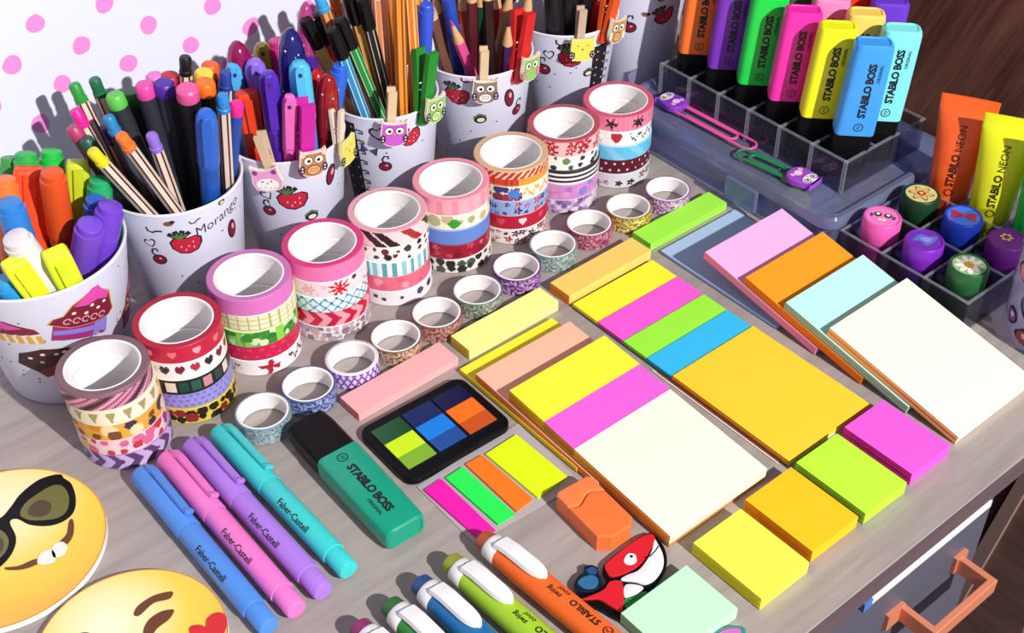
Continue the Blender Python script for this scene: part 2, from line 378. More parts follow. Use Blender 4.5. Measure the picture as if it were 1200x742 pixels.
# clear sheet with four index flags
fl = thing('index_flag_set', 'clear sheet with pink, green, orange and yellow index flags', 'index flags', P(580, 570, 0))
b = MB()
cs = [P(*p, .0006)-fl.location for p in [(488, 570), (607, 496), (682, 566), (556, 637)]]
b.faces(cs+[c-Vector((0, 0, .0005)) for c in cs], [(0, 3, 2, 1), (4, 5, 6, 7), (0, 1, 5, 4), (1, 2, 6, 5), (2, 3, 7, 6), (3, 0, 4, 7)], mat('#b4adb0', .25)); b.build('sheet', fl)
for c, q in (('#fd1fae', [(497, 574), (517, 561), (580.5, 621), (559.5, 630)]), ('#2bec55', [(522, 560), (542, 547), (603, 602), (583, 614)]), ('#fd7a22', [(545.5, 544), (565, 533), (624, 584), (605, 599)]), ('#dbfb1c', [(569, 532), (605, 509), (664.6, 558), (630, 583)])):
    b = MB(); p = [P(*x, .0022)-fl.location for x in q]
    b.loft([[(v.x, v.y, .0007) for v in p][::-1], [(v.x, v.y, .0022) for v in p][::-1]], paper(c), smooth=False); b.build('flag', fl, norm=True)
# black flag case
kc = thing('flag_case', 'black case of green, blue and orange index flags under the salmon strip', 'index flags', (.3035, .4505, .0002), R(-1))
b = MB(); M_BLK = mat('#08080b', .4, spec=.2)
b.prism(rrect(.0765, .0545, .008, 6), 0, .0048, M_BLK, bev=.0012)
b.flat(rrect(.066, .043, .003), .0049, mat('#0b0f20', .35, spec=.2)); b.build('case', kc)
for i, (c, d) in enumerate((('#c9ee28', '#7fb528'), ('#1f7fe0', '#1d4f9a'), ('#ff7420', '#c9561c'))):
    b = MB(); x = -.0225+i*.0222; M = T(x-.0095, -.0185, .0050)
    b.box(.0200, .0135, .0006, paper(c), M @ T(.0095, .0175, .0003)); b.box(.0200, .0110, .0006, mat(d, .3), M @ T(.0095, .00525, .0003)); b.build('flag', kc)
for i, c in enumerate(('#0f4a22', '#14285e', '#161b46')):
    b = MB(); b.box(.0205, .0140, .0005, mat(c, .2), T(-.0225+i*.0222, .0130, .0053)); b.build('film_strip', kc)
# ---------------------------------------------------------------- washi tape
def C(h): return lin(h)
def hsh(a, b_=0): 
    x = math.sin(a*127.1+b_*311.7)*43758.5453; return x-math.floor(x)
def p_solid(c, c2=None, n=0):
    c, c2 = C(c), C(c2 or c); return lambda s, v: c2 if n and (s*n) % 1 < .5 else c
def p_vstripe(bg, cols, per, duty=.5):
    bg = C(bg); cols = [C(c) for c in cols]
    return lambda s, v: cols[int(s/per) % len(cols)] if (s/per) % 1 < duty else bg
def p_diag(bg, cols, per, sl, duty=.5):
    bg = C(bg); cols = [C(c) for c in cols]
    return lambda s, v: cols[int((s+sl*v)/per) % len(cols)] if ((s+sl*v)/per) % 1 < duty else bg
def p_hstripe(a, b_, n): 
    a, b_ = C(a), C(b_); return lambda s, v: a if (v*n) % 1 < .5 else b_
def p_dots(bg, cols, per, r, rows=2):
    bg = C(bg); cols = [C(c) for c in cols]
    def f(s, v):
        j = int(v*rows); o = .5*per*(j % 2); i = math.floor((s+o)/per); x = (s+o)-(i+.5)*per; y = (v-(j+.5)/rows)
        return cols[(i+j) % len(cols)] if x*x+y*y < r*r else bg
    return f
def p_heart(bg, cols, per, sz=.3):
    bg = C(bg); cols = [C(c) for c in cols]
    def f(s, v):
        i = math.floor(s/per); x = (s-(i+.5)*per)/sz; y = (v-.48)/sz
        q = x*x+(y-.62*math.sqrt(abs(x)))**2
        return cols[i % len(cols)] if q < .95 else bg
    return f
def p_diamond(bg, fg, ln, per):
    bg, fg, ln = C(bg), C(fg), C(ln)
    def f(s, v):
        a = ((s+v)/per) % 1; b_ = ((s-v)/per) % 1
        if a < .2 and b_ < .2: return fg
        return ln if a < .2 or b_ < .2 else bg
    return f
def p_chev(bg, fg, per):
    bg, fg = C(bg), C(fg)
    return lambda s, v: fg if ((s+abs(v-.5)*.9)/per) % 1 < .5 else bg
def p_tri(bg, fg, per):
    bg, fg = C(bg), C(fg)
    return lambda s, v: fg if .15 < v < .85 and abs(((s/per) % 1)-.5) < .42*(v-.1) else bg
def p_blob(bg, cols, per, r, seed=1, rows=2, flower=False):
    bg = C(bg); cols = [C(c) for c in cols]
    def f(s, v):
        for j in range(rows):
            for di in (0, 1, -1):
                i = math.floor(s/per)+di; cx = (i+.5+.5*(hsh(i, j+seed)-.5))*per; cy = (j+.5+.6*(hsh(i+.3, j+seed*2)-.5))/rows
                x, y = s-cx, v-cy; rr = r*(.6+.8*hsh(i+.7, j+seed*3)); d = math.hypot(x, y)
                if flower: rr *= .75+.3*math.cos(5*math.atan2(y, x))
                if d < rr: return cols[int(hsh(i+.1, j+seed*5)*len(cols)*.999)] if not (flower and d < rr*.28) else bg
        return bg
    return f
def p_plaid(bg, a, b_, per):
    bg, a, b_ = C(bg), C(a), C(b_)
    return lambda s, v: b_ if (s/per) % 1 < .16 else (a if (v*3) % 1 < .3 else bg)
def p_film(bg, cols, per):
    bg = C(bg); cols = [C(c) for c in cols]
    return lambda s, v: cols[math.floor(s/per) % len(cols)] if .2 < v < .8 and (s/per) % 1 < .78 else bg
def p_text(bg, fg):
    bg, fg = C(bg), C(fg)
    return lambda s, v: fg if .25 < v < .8 and hsh(math.floor(s*7), math.floor(v*6)) < .42 and (s % 1.6) < 1.2 else bg
def p_glit(cols, nu=1, seed=0):
    cols = [C(c) for c in cols]
    return lambda s, v: cols[int(hsh(math.floor(s*9)+seed, math.floor(v*9))*len(cols)*.999)]
def p_two(f, g, cut): return lambda s, v: f(s, v) if s < cut else g(s, v)
def p_spot(f, col, s0, v0, r, k=5, amp=.3):
    col = C(col)
    def h(s, v):
        x, y = s-s0, v-v0
        return col if math.hypot(x, y) < r*(1-amp+amp*math.cos(k*math.atan2(y, x)+.6)+(.15 if amp > .1 else 0)*math.sin(2.3*k*math.atan2(y, x))) else f(s, v)
    return h
def p_one(f, col, s0, sz):
    g = p_heart('#000000', ['#ffffff'], 4, sz); col = C(col)
    return lambda s, v: col if abs(s-s0) < 2 and g(s-s0+2, v)[0] > .5 else f(s, v)
def p_script(f, col, s0, s1, w=.09, seed=0):
    col = C(col)
    return lambda s, v: col if s0 < s < s1 and abs(v-.5-.22*math.sin(s*9+seed)-.1*math.sin(s*23)) < w else f(s, v)
def p_over(f, g, z0, z1): return lambda s, v: g(s, (v-z0)/(z1-z0)) if z0 < v < z1 else f(s, v)
M_CORE = mat('#f4f1f2', .6)
CORES = {}
def tape_roll(x, y, z, ro, rc, ri, h, pat, top, label, group, cat='washi tape', glitter=False, nu=200, nv=12, spin=0):
    t = thing('washi_tape_roll', label, cat, (x, y, z), math.atan2(-y, -x)-PI+spin, group)
    k = (ro, rc, ri, h)
    if k not in CORES:
        b = MB(); e = .0004
        b.lathe([(ri, e), (rc-.0001, 0), (rc-.0001, .0002), (rc-.0001, h-.0002), (rc-.0005, h), (ri+.0005, h), (ri, h-.0006), (ri, e)], M_CORE, 56, c0=False, c1=False)
        c = b.build('core', t); CORES[k] = c
    else:
        c = CORES[k].copy(); c.parent = t; COL.objects.link(c)
    b = MB(); m = printed_mat(.28 if glitter else .4, .25 if glitter else 0); mt = mat(top, .5)
    e = .0005; rings = []
    S = 2*PI*ro/h
    vs = [(ro*math.cos(2*PI*i/nu), ro*math.sin(2*PI*i/nu), e+(h-2*e)*j/nv) for j in range(nv+1) for i in range(nu)]
    fc = b.faces(vs, [(j*nu+i, j*nu+(i+1) % nu, (j+1)*nu+(i+1) % nu, (j+1)*nu+i) for j in range(nv) for i in range(nu)], m, True)
    lay = b.bm.loops.layers.float_color.new('print')
    for n_, f in enumerate(fc):
        j, i = divmod(n_, nu); c_ = pat(((i+.5)/nu-.5)*S, (j+.5)/nv)
        for lp in f.loops: lp[lay] = (*c_, 1)
    b.lathe([(ro, h-e), (ro-e, h), (rc, h)], mt, 56, c0=False, c1=False); b.lathe([(rc, 0), (ro-e, 0), (ro, e)], mt, 56, c0=False, c1=False)
    b.build('tape', t); return t
BIG = (.0260, .0219, .0203, .0122)
SB = [(70.9, 168, 397, 458.9), (160.8, 252.5, 346.5, 404), (247.9, 334.3, 295.6, 348.8), (335.6, 419.7, 258.8, 309.9), (413.4, 493.9, 221.2, 270.4), (489.4, 566.7, 188, 232.2), (561.2, 636, 157.5, 198.6), (624.5, 696.6, 123.5, 165.2), (689.8, 759.6, 97.6, 135.4)]
def circ_centre(bb, r, z):
    c = P((bb[0]+bb[1])/2, (bb[2]+bb[3])/2, z)
    def pj(p):
        d = p-CAM; w = d.dot(CF); return 600+F*d.dot(CR)/w, 371+F*d.dot(CD)/w
    for _ in range(3):
        q = [pj(c+Vector((r*math.cos(a*PI/24), r*math.sin(a*PI/24), 0))) for a in range(48)]
        ex = (bb[0]+bb[1])/2-(min(a for a, _ in q)+max(a for a, _ in q))/2; ey = (bb[2]+bb[3])/2-(min(a for _, a in q)+max(a for _, a in q))/2
        u, v = pj(c); c = P(u+ex, v+ey, z)
    return c
p_film_spot = p_spot(p_blob('#f4eedc', ['#b8b48c', '#a8a880', '#c8b890'], .75, .30, 14, 1), '#3c9a2c', .1, .42, .36, 4, .06)
ST = [
 ('mauve checked roll', [(p_over(p_solid('#8c6672'), p_diag('#7a4a5e', ['#d98aa8', '#3c2632', '#e79ab8'], .55, -1.3, .62), 0, .80), '#7c5c68', 'mauve and pink diagonal checked'), (p_tri('#efe6cf', '#a39a66', .8), '#e8dfc8', 'cream with olive triangles'), (p_blob('#e7a63c', ['#d98a22', '#f3d9a8', '#3c3440', '#7a4a2c'], 1.0, .3, 3), '#d99a3c', 'orange yellow printed'), (p_blob('#f1cbd8', ['#c43a3c', '#e7c43c', '#8a4a8c', '#d86a94'], .7, .24, 5), '#e8c0d0', 'pale pink spotted'), (p_chev('#c9aee0', '#5e3f70', .9), '#9a7cb4', 'lilac and purple zigzag')]),
 ('red heart roll', [(p_heart('#c2213f', ['#f3a0a8', '#e8707c'], 1.2, .22), '#b01c3a', 'red with pale hearts'), (p_heart('#f2ecec', ['#b02838', '#2c2428', '#7a2030'], .75, .26), '#eee6e6', 'white with red and black hearts'), (p_film('#1d2420', ['#2f5a48', '#c98a94', '#3c4440', '#e8d8c8', '#20483c'], .62), '#e6e2d8', 'black film strip'), (p_dots('#9b95dc', ['#7c74c4'], .35, .1, 3), '#a8a4e4', 'lavender dotted'), (p_blob('#d8c43a', ['#2c2020', '#8a2428', '#1c1818'], .55, .26, 8), '#d4be38', 'yellow with dark figures')]),
 ('orchid pink roll', [(p_solid('#d877c4'), '#c877b6', 'plain orchid pink'), (p_plaid('#f0e8cc', '#d6c87a', '#a8b46c', .55), '#ece4cc', 'cream plaid'), (p_blob('#5fae3c', ['#2f7a2c', '#8cd04c', '#d8ecc0', '#3c8a34'], .45, .24, 4, 3), '#cfe0b4', 'green leaf'), (p_dots('#d02450', ['#dc4468'], .6, .12), '#f0e8ea', 'crimson'), (p_spot(p_script(p_script(p_solid('#f4f0f2'), '#3a3640', 1.4, 3.4, .11), '#8c8490', -3.2, -1.2, .08, 2), '#b8283c', .3, .5, .58, 4, .35), '#f2eef0', 'white with dark lettering and red bows')]),
 ('hot pink roll', [(p_solid('#f07ab4'), '#d63a7c', 'plain hot pink'), (p_spot(p_spot(p_blob('#f3dde6', ['#3a3a3c', '#e8c0cc', '#f0d0d8'], .9, .12, 12, 2), '#d8141e', .55, .5, .62, 9, .35), '#e8b0bc', -1.1, .5, .4, 6), '#f2e2e8', 'white with red splashes'), (p_diamond('#e9f4fa', '#1f3a54', '#5aa6cc', .62), '#e4eef4', 'pale blue diamond check'), (p_chev('#f3a6b4', '#c61f3f', .95), '#c83a54', 'red and pink zigzag'), (p_blob('#ece6ea', ['#b0a4b0', '#8c7c88', '#d0a8b4'], .4, .18, 6, 3), '#e6dee4', 'white with grey flowers')]),
 ('red and black striped roll', [(p_diag('#f3d6dc', ['#2a1c20', '#f3d6dc', '#a82830', '#f3d6dc'], .75, .95, .78), '#e7a9b4', 'pale pink with red and black slanted stripes'), (p_blob('#f4f0ec', ['#2a2428', '#6a2a30', '#3c3840'], .65, .17, 2), '#f0ecea', 'white with dark cherries'), (p_vstripe('#e6f2f4', ['#5fa4b4', '#8ccad2'], .52), '#e0ecf0', 'white and teal striped'), (p_blob('#e6738c', ['#f0a0b0', '#e0607c'], 1.2, .2, 3), '#e88a9c', 'rose pink'), (p_blob('#f0ecf2', ['#2c2c3c', '#4a4460'], .9, .2, 7, 1), '#ece8ee', 'white with black spots')]),
 ('pink ribbed roll', [(p_vstripe('#f7a9bd', ['#ee90a8', '#f4a0b4'], .9, .4), '#f096ac', 'pink with soft stripes'), (p_film_spot, '#f0e8d8', 'cream with little green houses'), (p_solid('#6488d4'), '#8aa6dc', 'plain cornflower blue'), (p_blob('#9c1c34', ['#c44a5c', '#7a1428', '#d87a84'], .7, .2, 11, 2, True), '#8c2038', 'dark red flowered'), (p_blob('#ece8e4', ['#2c2c2c', '#4c5448'], .6, .22, 15), '#e4e0dc', 'white with black sprigs')]),
 ('tan roll', [(p_over(p_diag('#f0c8b0', ['#b83028'], .42, -.9, .6), p_two(p_plaid('#c8402c', '#e07840', '#8c2820', .35), p_solid('#e09a3c'), .4), 0, .46), '#dcb48c', 'red slanted stripe and orange check'), (p_spot(p_two(p_blob('#f3ead8', ['#2c3c7c', '#a83044', '#7c2c3c'], .55, .26, 16), p_script(p_solid('#f6ecd8'), '#e0a86c', .7, 4, .12), .6), '#4c80d0', .15, .5, .42, 6, .12), '#f0e6d2', 'cream with blue and red flowers'), (p_blob('#93aee0', ['#5a2840', '#c43c4c', '#e8e4f0', '#3c3c5c'], .6, .22, 17, 2, True), '#9cb4e0', 'blue flowered'), (p_heart('#bb1f3c', ['#f4d8dc', '#d84a60'], 1.3, .24), '#f0e4e6', 'red with white hearts'), (p_blob('#ece2e2', ['#2c2428', '#a83848', '#5c4450'], .5, .22, 18, 2, True), '#e6dcdc', 'white with dark flowers')]),
 ('pink roll with red flowers', [(p_blob('#f6bcc4', ['#b42838', '#b42838', '#9c2030'], .95, .36, 19, 2, True), '#b8505c', 'pink with red flowers'), (p_blob('#f3f2ee', ['#2c3030', '#6a8a5c', '#3c5a54'], .75, .18, 20), '#f0eeea', 'white with small dark sprigs'), (p_hstripe('#f4f2f2', '#2a2228', 3), '#3a3038', 'black and white banded'), (p_blob('#d08ccc', ['#a878d0', '#e09cc8', '#8c84d8'], .8, .28, 21), '#cc90c8', 'orchid cloudy'), (p_blob('#c9b0d8', ['#9a7ab4', '#7c5c90', '#e4d8ec'], .35, .16, 22, 3), '#c4acd4', 'lilac speckled')]),
 ('pink cat roll', [(p_spot(p_spot(p_vstripe('#ee8aa8', ['#e27c9c'], .3), '#3a1c28', -.35, .5, .42, 5, .35), '#3a1c28', 1.35, .5, .46, 7, .3), '#d85a7c', 'pink with black cats'), (p_one(p_script(p_script(p_solid('#f2eef2'), '#4c5470', .9, 3.4, .09), '#3c3c4c', -3, -.8, .05, 1), '#b02c3c', .05, .36), '#eae6ec', 'white with a heart and writing'), (p_diag('#66bfe8', ['#84cdf0'], 1.6, .9, .4), '#a8d8ee', 'sky blue'), (p_dots('#5c1826', ['#e8c8c4'], .55, .07, 2), '#4c1420', 'dark maroon dotted'), (p_blob('#d8d8dc', ['#2c2c38', '#8c5c68', '#4c4c58'], .75, .3, 25, 1, True), '#d0d0d4', 'pale grey with dark stars')]),
]
ORD = ['topmost', 'second', 'third', 'fourth', 'lowest']
for k, (nm, bands) in enumerate(ST):
    c = circ_centre(SB[k], BIG[1], .061)
    for i, (pat, top, lab) in enumerate(bands):
        z = .0488-.0122*i+.0002
        j = 0 if i == 0 else 1
        x = c.x+j*(rnd.random()-.5)*.0014; y = c.y+j*(rnd.random()-.5)*.0014
        if k == 0: x += .0009*i
        l = f'{lab} tape, topmost of its stack' if i == 0 else f'{lab} tape, {ORD[i]} under the {nm}'
        tape_roll(x, y, z, *BIG, pat, top, l, 'washi tape rolls in nine stacks', spin=0)
SM = (.0168, .0158, .0141, .0125)
SR = [(276.2, 338.6, 459.7, 503.4), (329.5, 391.9, 429.7, 470.4), (382.2, 442, 399.3, 438.7), (434.6, 492.8, 374.7, 412.2), (483, 540, 348.2, 383.1), (530.3, 588.2, 322, 356.4), (577, 633.4, 295, 328.8), (621, 675, 269.4, 301.7), (663.2, 717.5, 245, 276), (710.4, 762.6, 225.6, 256.9), (756.2, 808.4, 206.4, 235.7)]
GL = [(['#8fb0bc', '#b8ccd4', '#6c8c9c', '#a4b0b8'], 'silver blue glitter tape roll beside the turquoise pen'), (['#5a70b4', '#8c9cd4', '#44548c', '#b4bce0'], 'denim blue glitter tape roll between silver blue and purple ones'),
      (['#7a4cae', '#b08cd8', '#e8dcf4', '#5c3490'], 'purple dotted tape roll behind the end of the salmon strip'), (['#a89468', '#d4c4a0', '#6c5c44', '#c8a8a0'], 'sandy gold glitter tape roll behind the middle of the salmon strip'), (['#a4706c', '#d4a8a4', '#7c4c50', '#c89088'], 'dusty rose glitter tape roll at the corner of the lemon strip'),
      (['#8ca48c', '#c4d0c4', '#5c7464', '#a4a4a4'], 'grey green glitter tape roll behind the middle of the lemon strip'), (['#8c4ca8', '#c08cd8', '#5c3074', '#d8b8e4'], 'violet glitter tape roll between lemon and amber strips'), (['#94b4a8', '#ccdcd4', '#6c8c84', '#a8c0c0'], 'silver green glitter tape roll behind the amber strip'),
      (['#b45c7c', '#e4a4b8', '#8c3c5c', '#c8788c'], 'raspberry glitter tape roll at the far end of the amber strip'), (['#b49c2c', '#e4d06c', '#8c7420', '#f0e4a0'], 'gold glitter tape roll behind the bright green strip'), (['#b47cc0', '#dcb4e4', '#8c549c', '#e8d4ec'], 'lilac glitter tape roll next to the clear storage box')]
for k, bb in enumerate(SR):
    c = circ_centre(bb, SM[1], SM[3]+.0002)
    cols, lab = GL[k]
    pat = p_dots('#7a4cae', ['#e4d4f4'], .36, .12, 3) if k == 2 else p_glit(cols, seed=k)
    tape_roll(c.x, c.y, .0002, *SM, pat, cols[2], lab, 'small glitter tape rolls in a row', glitter=k != 2, nu=140, nv=9)
# ---------------------------------------------------------------- pen cups
M_CUP = mat('#dcdff4', .35); M_RIM = mat('#eeeef6', .35)
INK = mat('#241c22', .5); RED = mat('#c2243c', .45); GRN = mat('#4c7a48', .5); MAR = mat('#7c1c34', .5); PNK = mat('#dc4cae', .5); PUR = mat('#a02a78', .5)
LAV = mat('#8c7ed8', .5); CRM = mat('#efe2d2', .5); BRN = mat('#7a5a44', .5); BLU = mat('#3c4c8c', .5); PPK = mat('#e0a8b8', .5); GOLD = mat('#d8a850', .5)
def cup_shape(R0, R1, h):
    return lambda z: R1+(R0-R1)*z/h
def decals(b, R0, R1, h, a0, items):
    """items: (kind, angle, z, size, tilt)"""
    rad = cup_shape(R0, R1, h)
    for kind, a, z, s, tl in items:
        s *= {'leg': 1.45, 'swirl': 1.5, 'blot': 1.4, 'heart': 1.35, 'cherry': 1.3, 'leaf': 1.15, 'strawberry': 1.08, 'bow': 1.2}.get(kind, 1)
        def fn_(off, cx=a0+a, cz=z, t=tl, s=s):
            def f(x, y):
                X = (x*math.cos(t)-y*math.sin(t))*s; Y = (x*math.sin(t)+y*math.cos(t))*s
                zz = cz+Y; rr = rad(zz)+off; th = cx+X/rad(cz); return (rr*math.cos(th), rr*math.sin(th), zz)
            return f
        f1, f2, f3 = fn_(.00015), fn_(.00028), fn_(.0004)
        if kind == 'strawberry':
            body = [(-.95, .15), (-.8, -.35), (-.35, -.72), (.2, -.8), (.75, -.55), (1, 0), (.95, .45), (.6, .62), (.1, .5), (-.3, .45), (-.7, .5)]
            b.mapped([(x*1.13, y*1.13) for x, y in body], f1, INK); b.mapped(body, f2, RED)
            for x, y in ((.2, -.2), (.5, .15), (-.3, -.2), (.0, -.5), (.55, -.3)): b.mapped(ell(x, y, .06, .1, 8), f3, PPK, 1)
            for t in (-.9, -.35, .2, .75):
                pts = [(-.35+.95*k*math.sin(t), .5+.75*k*math.cos(t)) for k in (0, .35, .7, 1)]
                b.stroke(pts, .34, f2, INK); b.stroke(pts[:-1], .17, f3, GRN)
        elif kind == 'cherry':
            b.mapped(ell(0, 0, .62, .55, 14), f1, INK); b.mapped(ell(0, 0, .5, .43, 14), f2, MAR); b.mapped(ell(.15, .1, .14, .1, 8), f3, PPK, 1)
            b.stroke([(0, .4), (-.15, .8), (.1, 1.15), (.45, 1.1), (.4, .8)], .16, f2, INK)
        elif kind == 'leaf':
            b.mapped(ell(0, 0, .75, .55, 12), f1, INK); b.mapped(ell(.05, -.05, .45, .3, 12), f2, CRM)
            b.stroke([(-.7, .3), (0, .75), (.7, .35)], .28, f3, GRN)
        elif kind == 'heart':
            hp = [(0, -.8), (.55, -.3), (.85, .15), (.75, .55), (.4, .68), (0, .4), (-.4, .68), (-.75, .55), (-.85, .15), (-.55, -.3)]
            b.mapped(hp, f1, INK); b.mapped([(x*.72, y*.7) for x, y in hp], f2, M_CUP)
        elif kind == 'blot':
            b.mapped(ell(0, 0, .5, .32, 10), f1, BRN, 2); b.mapped(ell(.4, .2, .28, .2, 8), f2, INK, 1)
        elif kind == 'dot': b.mapped(ell(0, 0, .5, .35, 8), f1, BLU, 1)
        elif kind == 'leg': 
            b.mapped(ell(0, 0, .5, .95, 14), f1, INK); b.mapped(ell(.02, 0, .38, .8, 14), f2, MAR); b.mapped(ell(.1, .25, .15, .3, 8), f3, PPK, 1)
        elif kind == 'swirl': b.stroke([(-.8, .4), (-.75, -.1), (-.3, -.3), (.2, -.1), (.75, -.15)], .22, f1, INK); b.stroke([(-.65, .25), (-.5, 0), (-.2, -.12)], .1, f2, CRM)
        elif kind == 'bow':
            b.mapped([(-.9, .6), (-.9, -.5), (0, 0)], f1, INK); b.mapped([(.9, .6), (.9, -.5), (0, 0)], f1, INK)
            b.mapped([(-.75, .4), (-.75, -.3), (-.1, 0)], f2, BLU); b.mapped([(.75, .4), (.75, -.3), (.1, 0)], f2, BLU)
        elif kind == 'spiral':       # dark notebook edge with wire loops
            b.mapped([(-1.7, -3.4), (-.1, -3.4), (-.1, 3.4), (-1.7, 3.4)], f1, INK, 5)
            for k in range(8):
                y = -2.9+k*.82; b.stroke([(-.5, y-.12), (.05, y+.12), (.38, y+.05), (.40, y-.12), (.1, y-.12)], .11, f2, INK); b.stroke([(-1.3, y-.1), (-.3, y+.25)], .12, f2, M_CUP)
        elif kind == 'muffin':
            top = [(-1.35, -.28), (-1.2, -.02), (-.85, .1), (-.6, .55), (-.1, .95), (.45, 1.0), (.95, .75), (1.15, .2), (1.3, -.1), (1.1, -.35), (.4, -.45), (-.5, -.5)]
            b.mapped([(-1.2, -1.15), (1.05, -1.15), (1.0, -.3), (-1.2, -.3)], f1, PUR); b.mapped([(-1.15, -.85), (.9, -.85), (.9, -.62), (-1.15, -.62)], f2, LAV, 2)
            b.mapped([(x*1.06, y*1.06) for x, y in top], f2, GOLD); b.mapped(top, f3, MAR)
            f4 = fn_(.0005); f5 = fn_(.0006)
            b.mapped([(-.55, .5), (-.1, .98), (.1, 1.2), (.35, 1.25), (.5, 1.05), (.95, .75), (.9, .5), (.4, .6), (.0, .45)], f4, PNK)
            for k in range(5): b.stroke([(-.7+.36*k+.14*math.cos(q), -.18+.13*math.sin(q)) for q in [j*PI/4 for j in range(8)]], .05, f4, PPK)
            for x, y in ((-.5, .2), (0, .1), (.5, .2), (.75, .4), (.2, .4)): b.mapped(ell(x, y, .09, .07, 8), f5, CRM, 1)
            b.mapped([(.45, -.5), (1.05, -.4), (1.1, -1.1), (.8, -.95), (.45, -1.15)], f4, LAV)
        elif kind == 'cake':
            b.mapped([(-1.3, .1), (-.2, .75), (.9, .35), (1.1, .1), (.6, .0), (-.6, -.05)], f1, MAR); b.mapped([(-.8, .35), (-.2, .68), (.5, .4), (-.1, .25)], f2, PNK)
            b.mapped([(-1.2, .0), (1.05, .05), (1.25, -.45), (-1.0, -.55)], f1, CRM)
            for k in range(6): b.mapped([(-1.0+.38*k, -.05), (-.8+.38*k, -.02), (-.68+.38*k, -.45), (-.9+.38*k, -.5)], f2, GOLD, 1)
        elif kind == 'slice':
            b.mapped([(-1.3, -.3), (-1.1, .35), (-.2, .62), (.75, .5), (1.2, .2), (.2, -.35), (-.6, -.75)], f1, mat('#3c1c20', .5)); b.mapped([(-.6, -.75), (.2, -.3), (1.25, .2), (1.2, -.25), (.3, -.85), (-.3, -1.1)], f2, MAR)
            for x, y in ((-.7, .1), (-.2, .3), (.3, .25), (-.3, -.15), (.6, .3)): b.mapped(ell(x, y, .1, .07, 8), f2, CRM, 1)
        elif kind == 'word':
            b.text('Morango', 2.0, f1, INK, .0, shear=.25)
    return b
CUPS = {}
def cup(key, cx, cy, R0, R1, h, label, items):
    b = MB(); w = .0011
    b.lathe([(R1-.003, .0005), (R1-.0006, 0), (R1, .0008), (R0, h-.0012)], M_CUP, 72, c1=False)
    b.lathe([(R0, h-.0012), (R0+.0005, h-.0008), (R0+.0004, h), (R0-.0006, h+.0003), (R0-.0014, h-.0002), (R0-w-.0002, h-.0012)], M_RIM, 72, c0=False, c1=False)
    b.lathe([(R0-w-.0002, h-.0012), (R1-w, .0025), (R1-.004, .0022)], M_CUP, 72, c0=False, c1=True)
    a0 = math.atan2(-cy, -cx)                 # angle that faces the camera
    decals(b, R0, R1, h, a0, items)
    o = b.build('pen_cup'); o.location = (cx, cy, .0003); CUPS[key] = (cx, cy, R0, R1, h)
    return tag(o, label, 'pen cup', 'printed white pen cups')
rr = random.Random(3)
def dots(n, h, a=1.2): return [('dot', rr.uniform(-a, a), rr.uniform(.02, h-.008), .0017, rr.uniform(-1, 1)) for _ in range(n)]
cup('A', .163, .650, .0530, .038, .095, 'large white cup printed with muffins and cakes holding highlighters', dots(60, .095, 1.3)+[('muffin', .32, .070, .0155, -.30), ('cake', -.58, .066, .0150, -.10), ('slice', -.25, .043, .0150, -.05), ('muffin', 1.25, .05, .0125, 0)])
cup('B', .259, .659, .0438, .032, .097, 'white strawberry cup lettered Morango, holding striped fineliners', dots(7, .09)+[('strawberry', -.02, .072, .0085, -.1), ('word', .55, .083, .0050, .25), ('leg', .80, .068, .0055, .1), ('swirl', -.42, .085, .004, 0), ('blot', -.2, .090, .0045, 0), ('cherry', -.48, .060, .006, .4), ('heart', -.55, .074, .0035, .2), ('swirl', .18, .089, .003, .4), ('leaf', .62, .094, .003, 0)])
cup('C', .341, .658, .0395, .029, .097, 'white strawberry cup holding chunky gel pens, clipped with three small pegs', dots(7, .09)+[('strawberry', -.05, .066, .0088, -.1), ('leaf', .28, .049, .0055, 0), ('leg', .75, .076, .0060, -.2), ('cherry', -.52, .056, .006, .3), ('heart', -.5, .070, .004, .5), ('swirl', -.45, .084, .004, 0)])
cup('D', .420, .657, .0375, .028, .097, 'white cup with a printed spiral edge, holding striped pens and a green peg', dots(6, .09)+[('spiral', -.60, .055, .0105, 0), ('heart', -.18, .085, .0055, .1), ('bow', -.40, .070, .0055, -.2), ('cherry', -.10, .057, .0058, .1), ('strawberry', .45, .078, .0070, .5), ('swirl', .22, .076, .0032, .3)])
cup('E', .505, .661, .0405, .029, .097, 'white strawberry cup holding colouring pencils, with a grey owl peg', dots(7, .09)+[('strawberry', -.42, .080, .0082, -.1), ('leaf', .02, .060, .0055, .1), ('leg', .62, .074, .006, .2), ('swirl', -.18, .094, .004, 0), ('cherry', .85, .060, .006, 0)])
cup('F', .592, .664, .0405, .029, .097, 'white strawberry cup holding black pens, with a yellow owl peg', dots(8, .09)+[('strawberry', .12, .078, .0086, -.1), ('cherry', -.42, .066, .0068, .3), ('swirl', -.02, .091, .0045, 0), ('heart', -.30, .080, .0040, .1), ('leaf', .52, .062, .005, 0), ('spiral', 1.0, .055, .0085, 0)])
cup('G', .676, .672, .0400, .029, .097, 'white cup with a small cherry print behind the highlighter rack', dots(7, .09)+[('cherry', -.12, .070, .0070, .2), ('blot', .18, .082, .0045, -.4), ('strawberry', .62, .078, .0078, .3), ('swirl', .55, .094, .004, 0), ('spiral', -.72, .055, .0085, 0)])

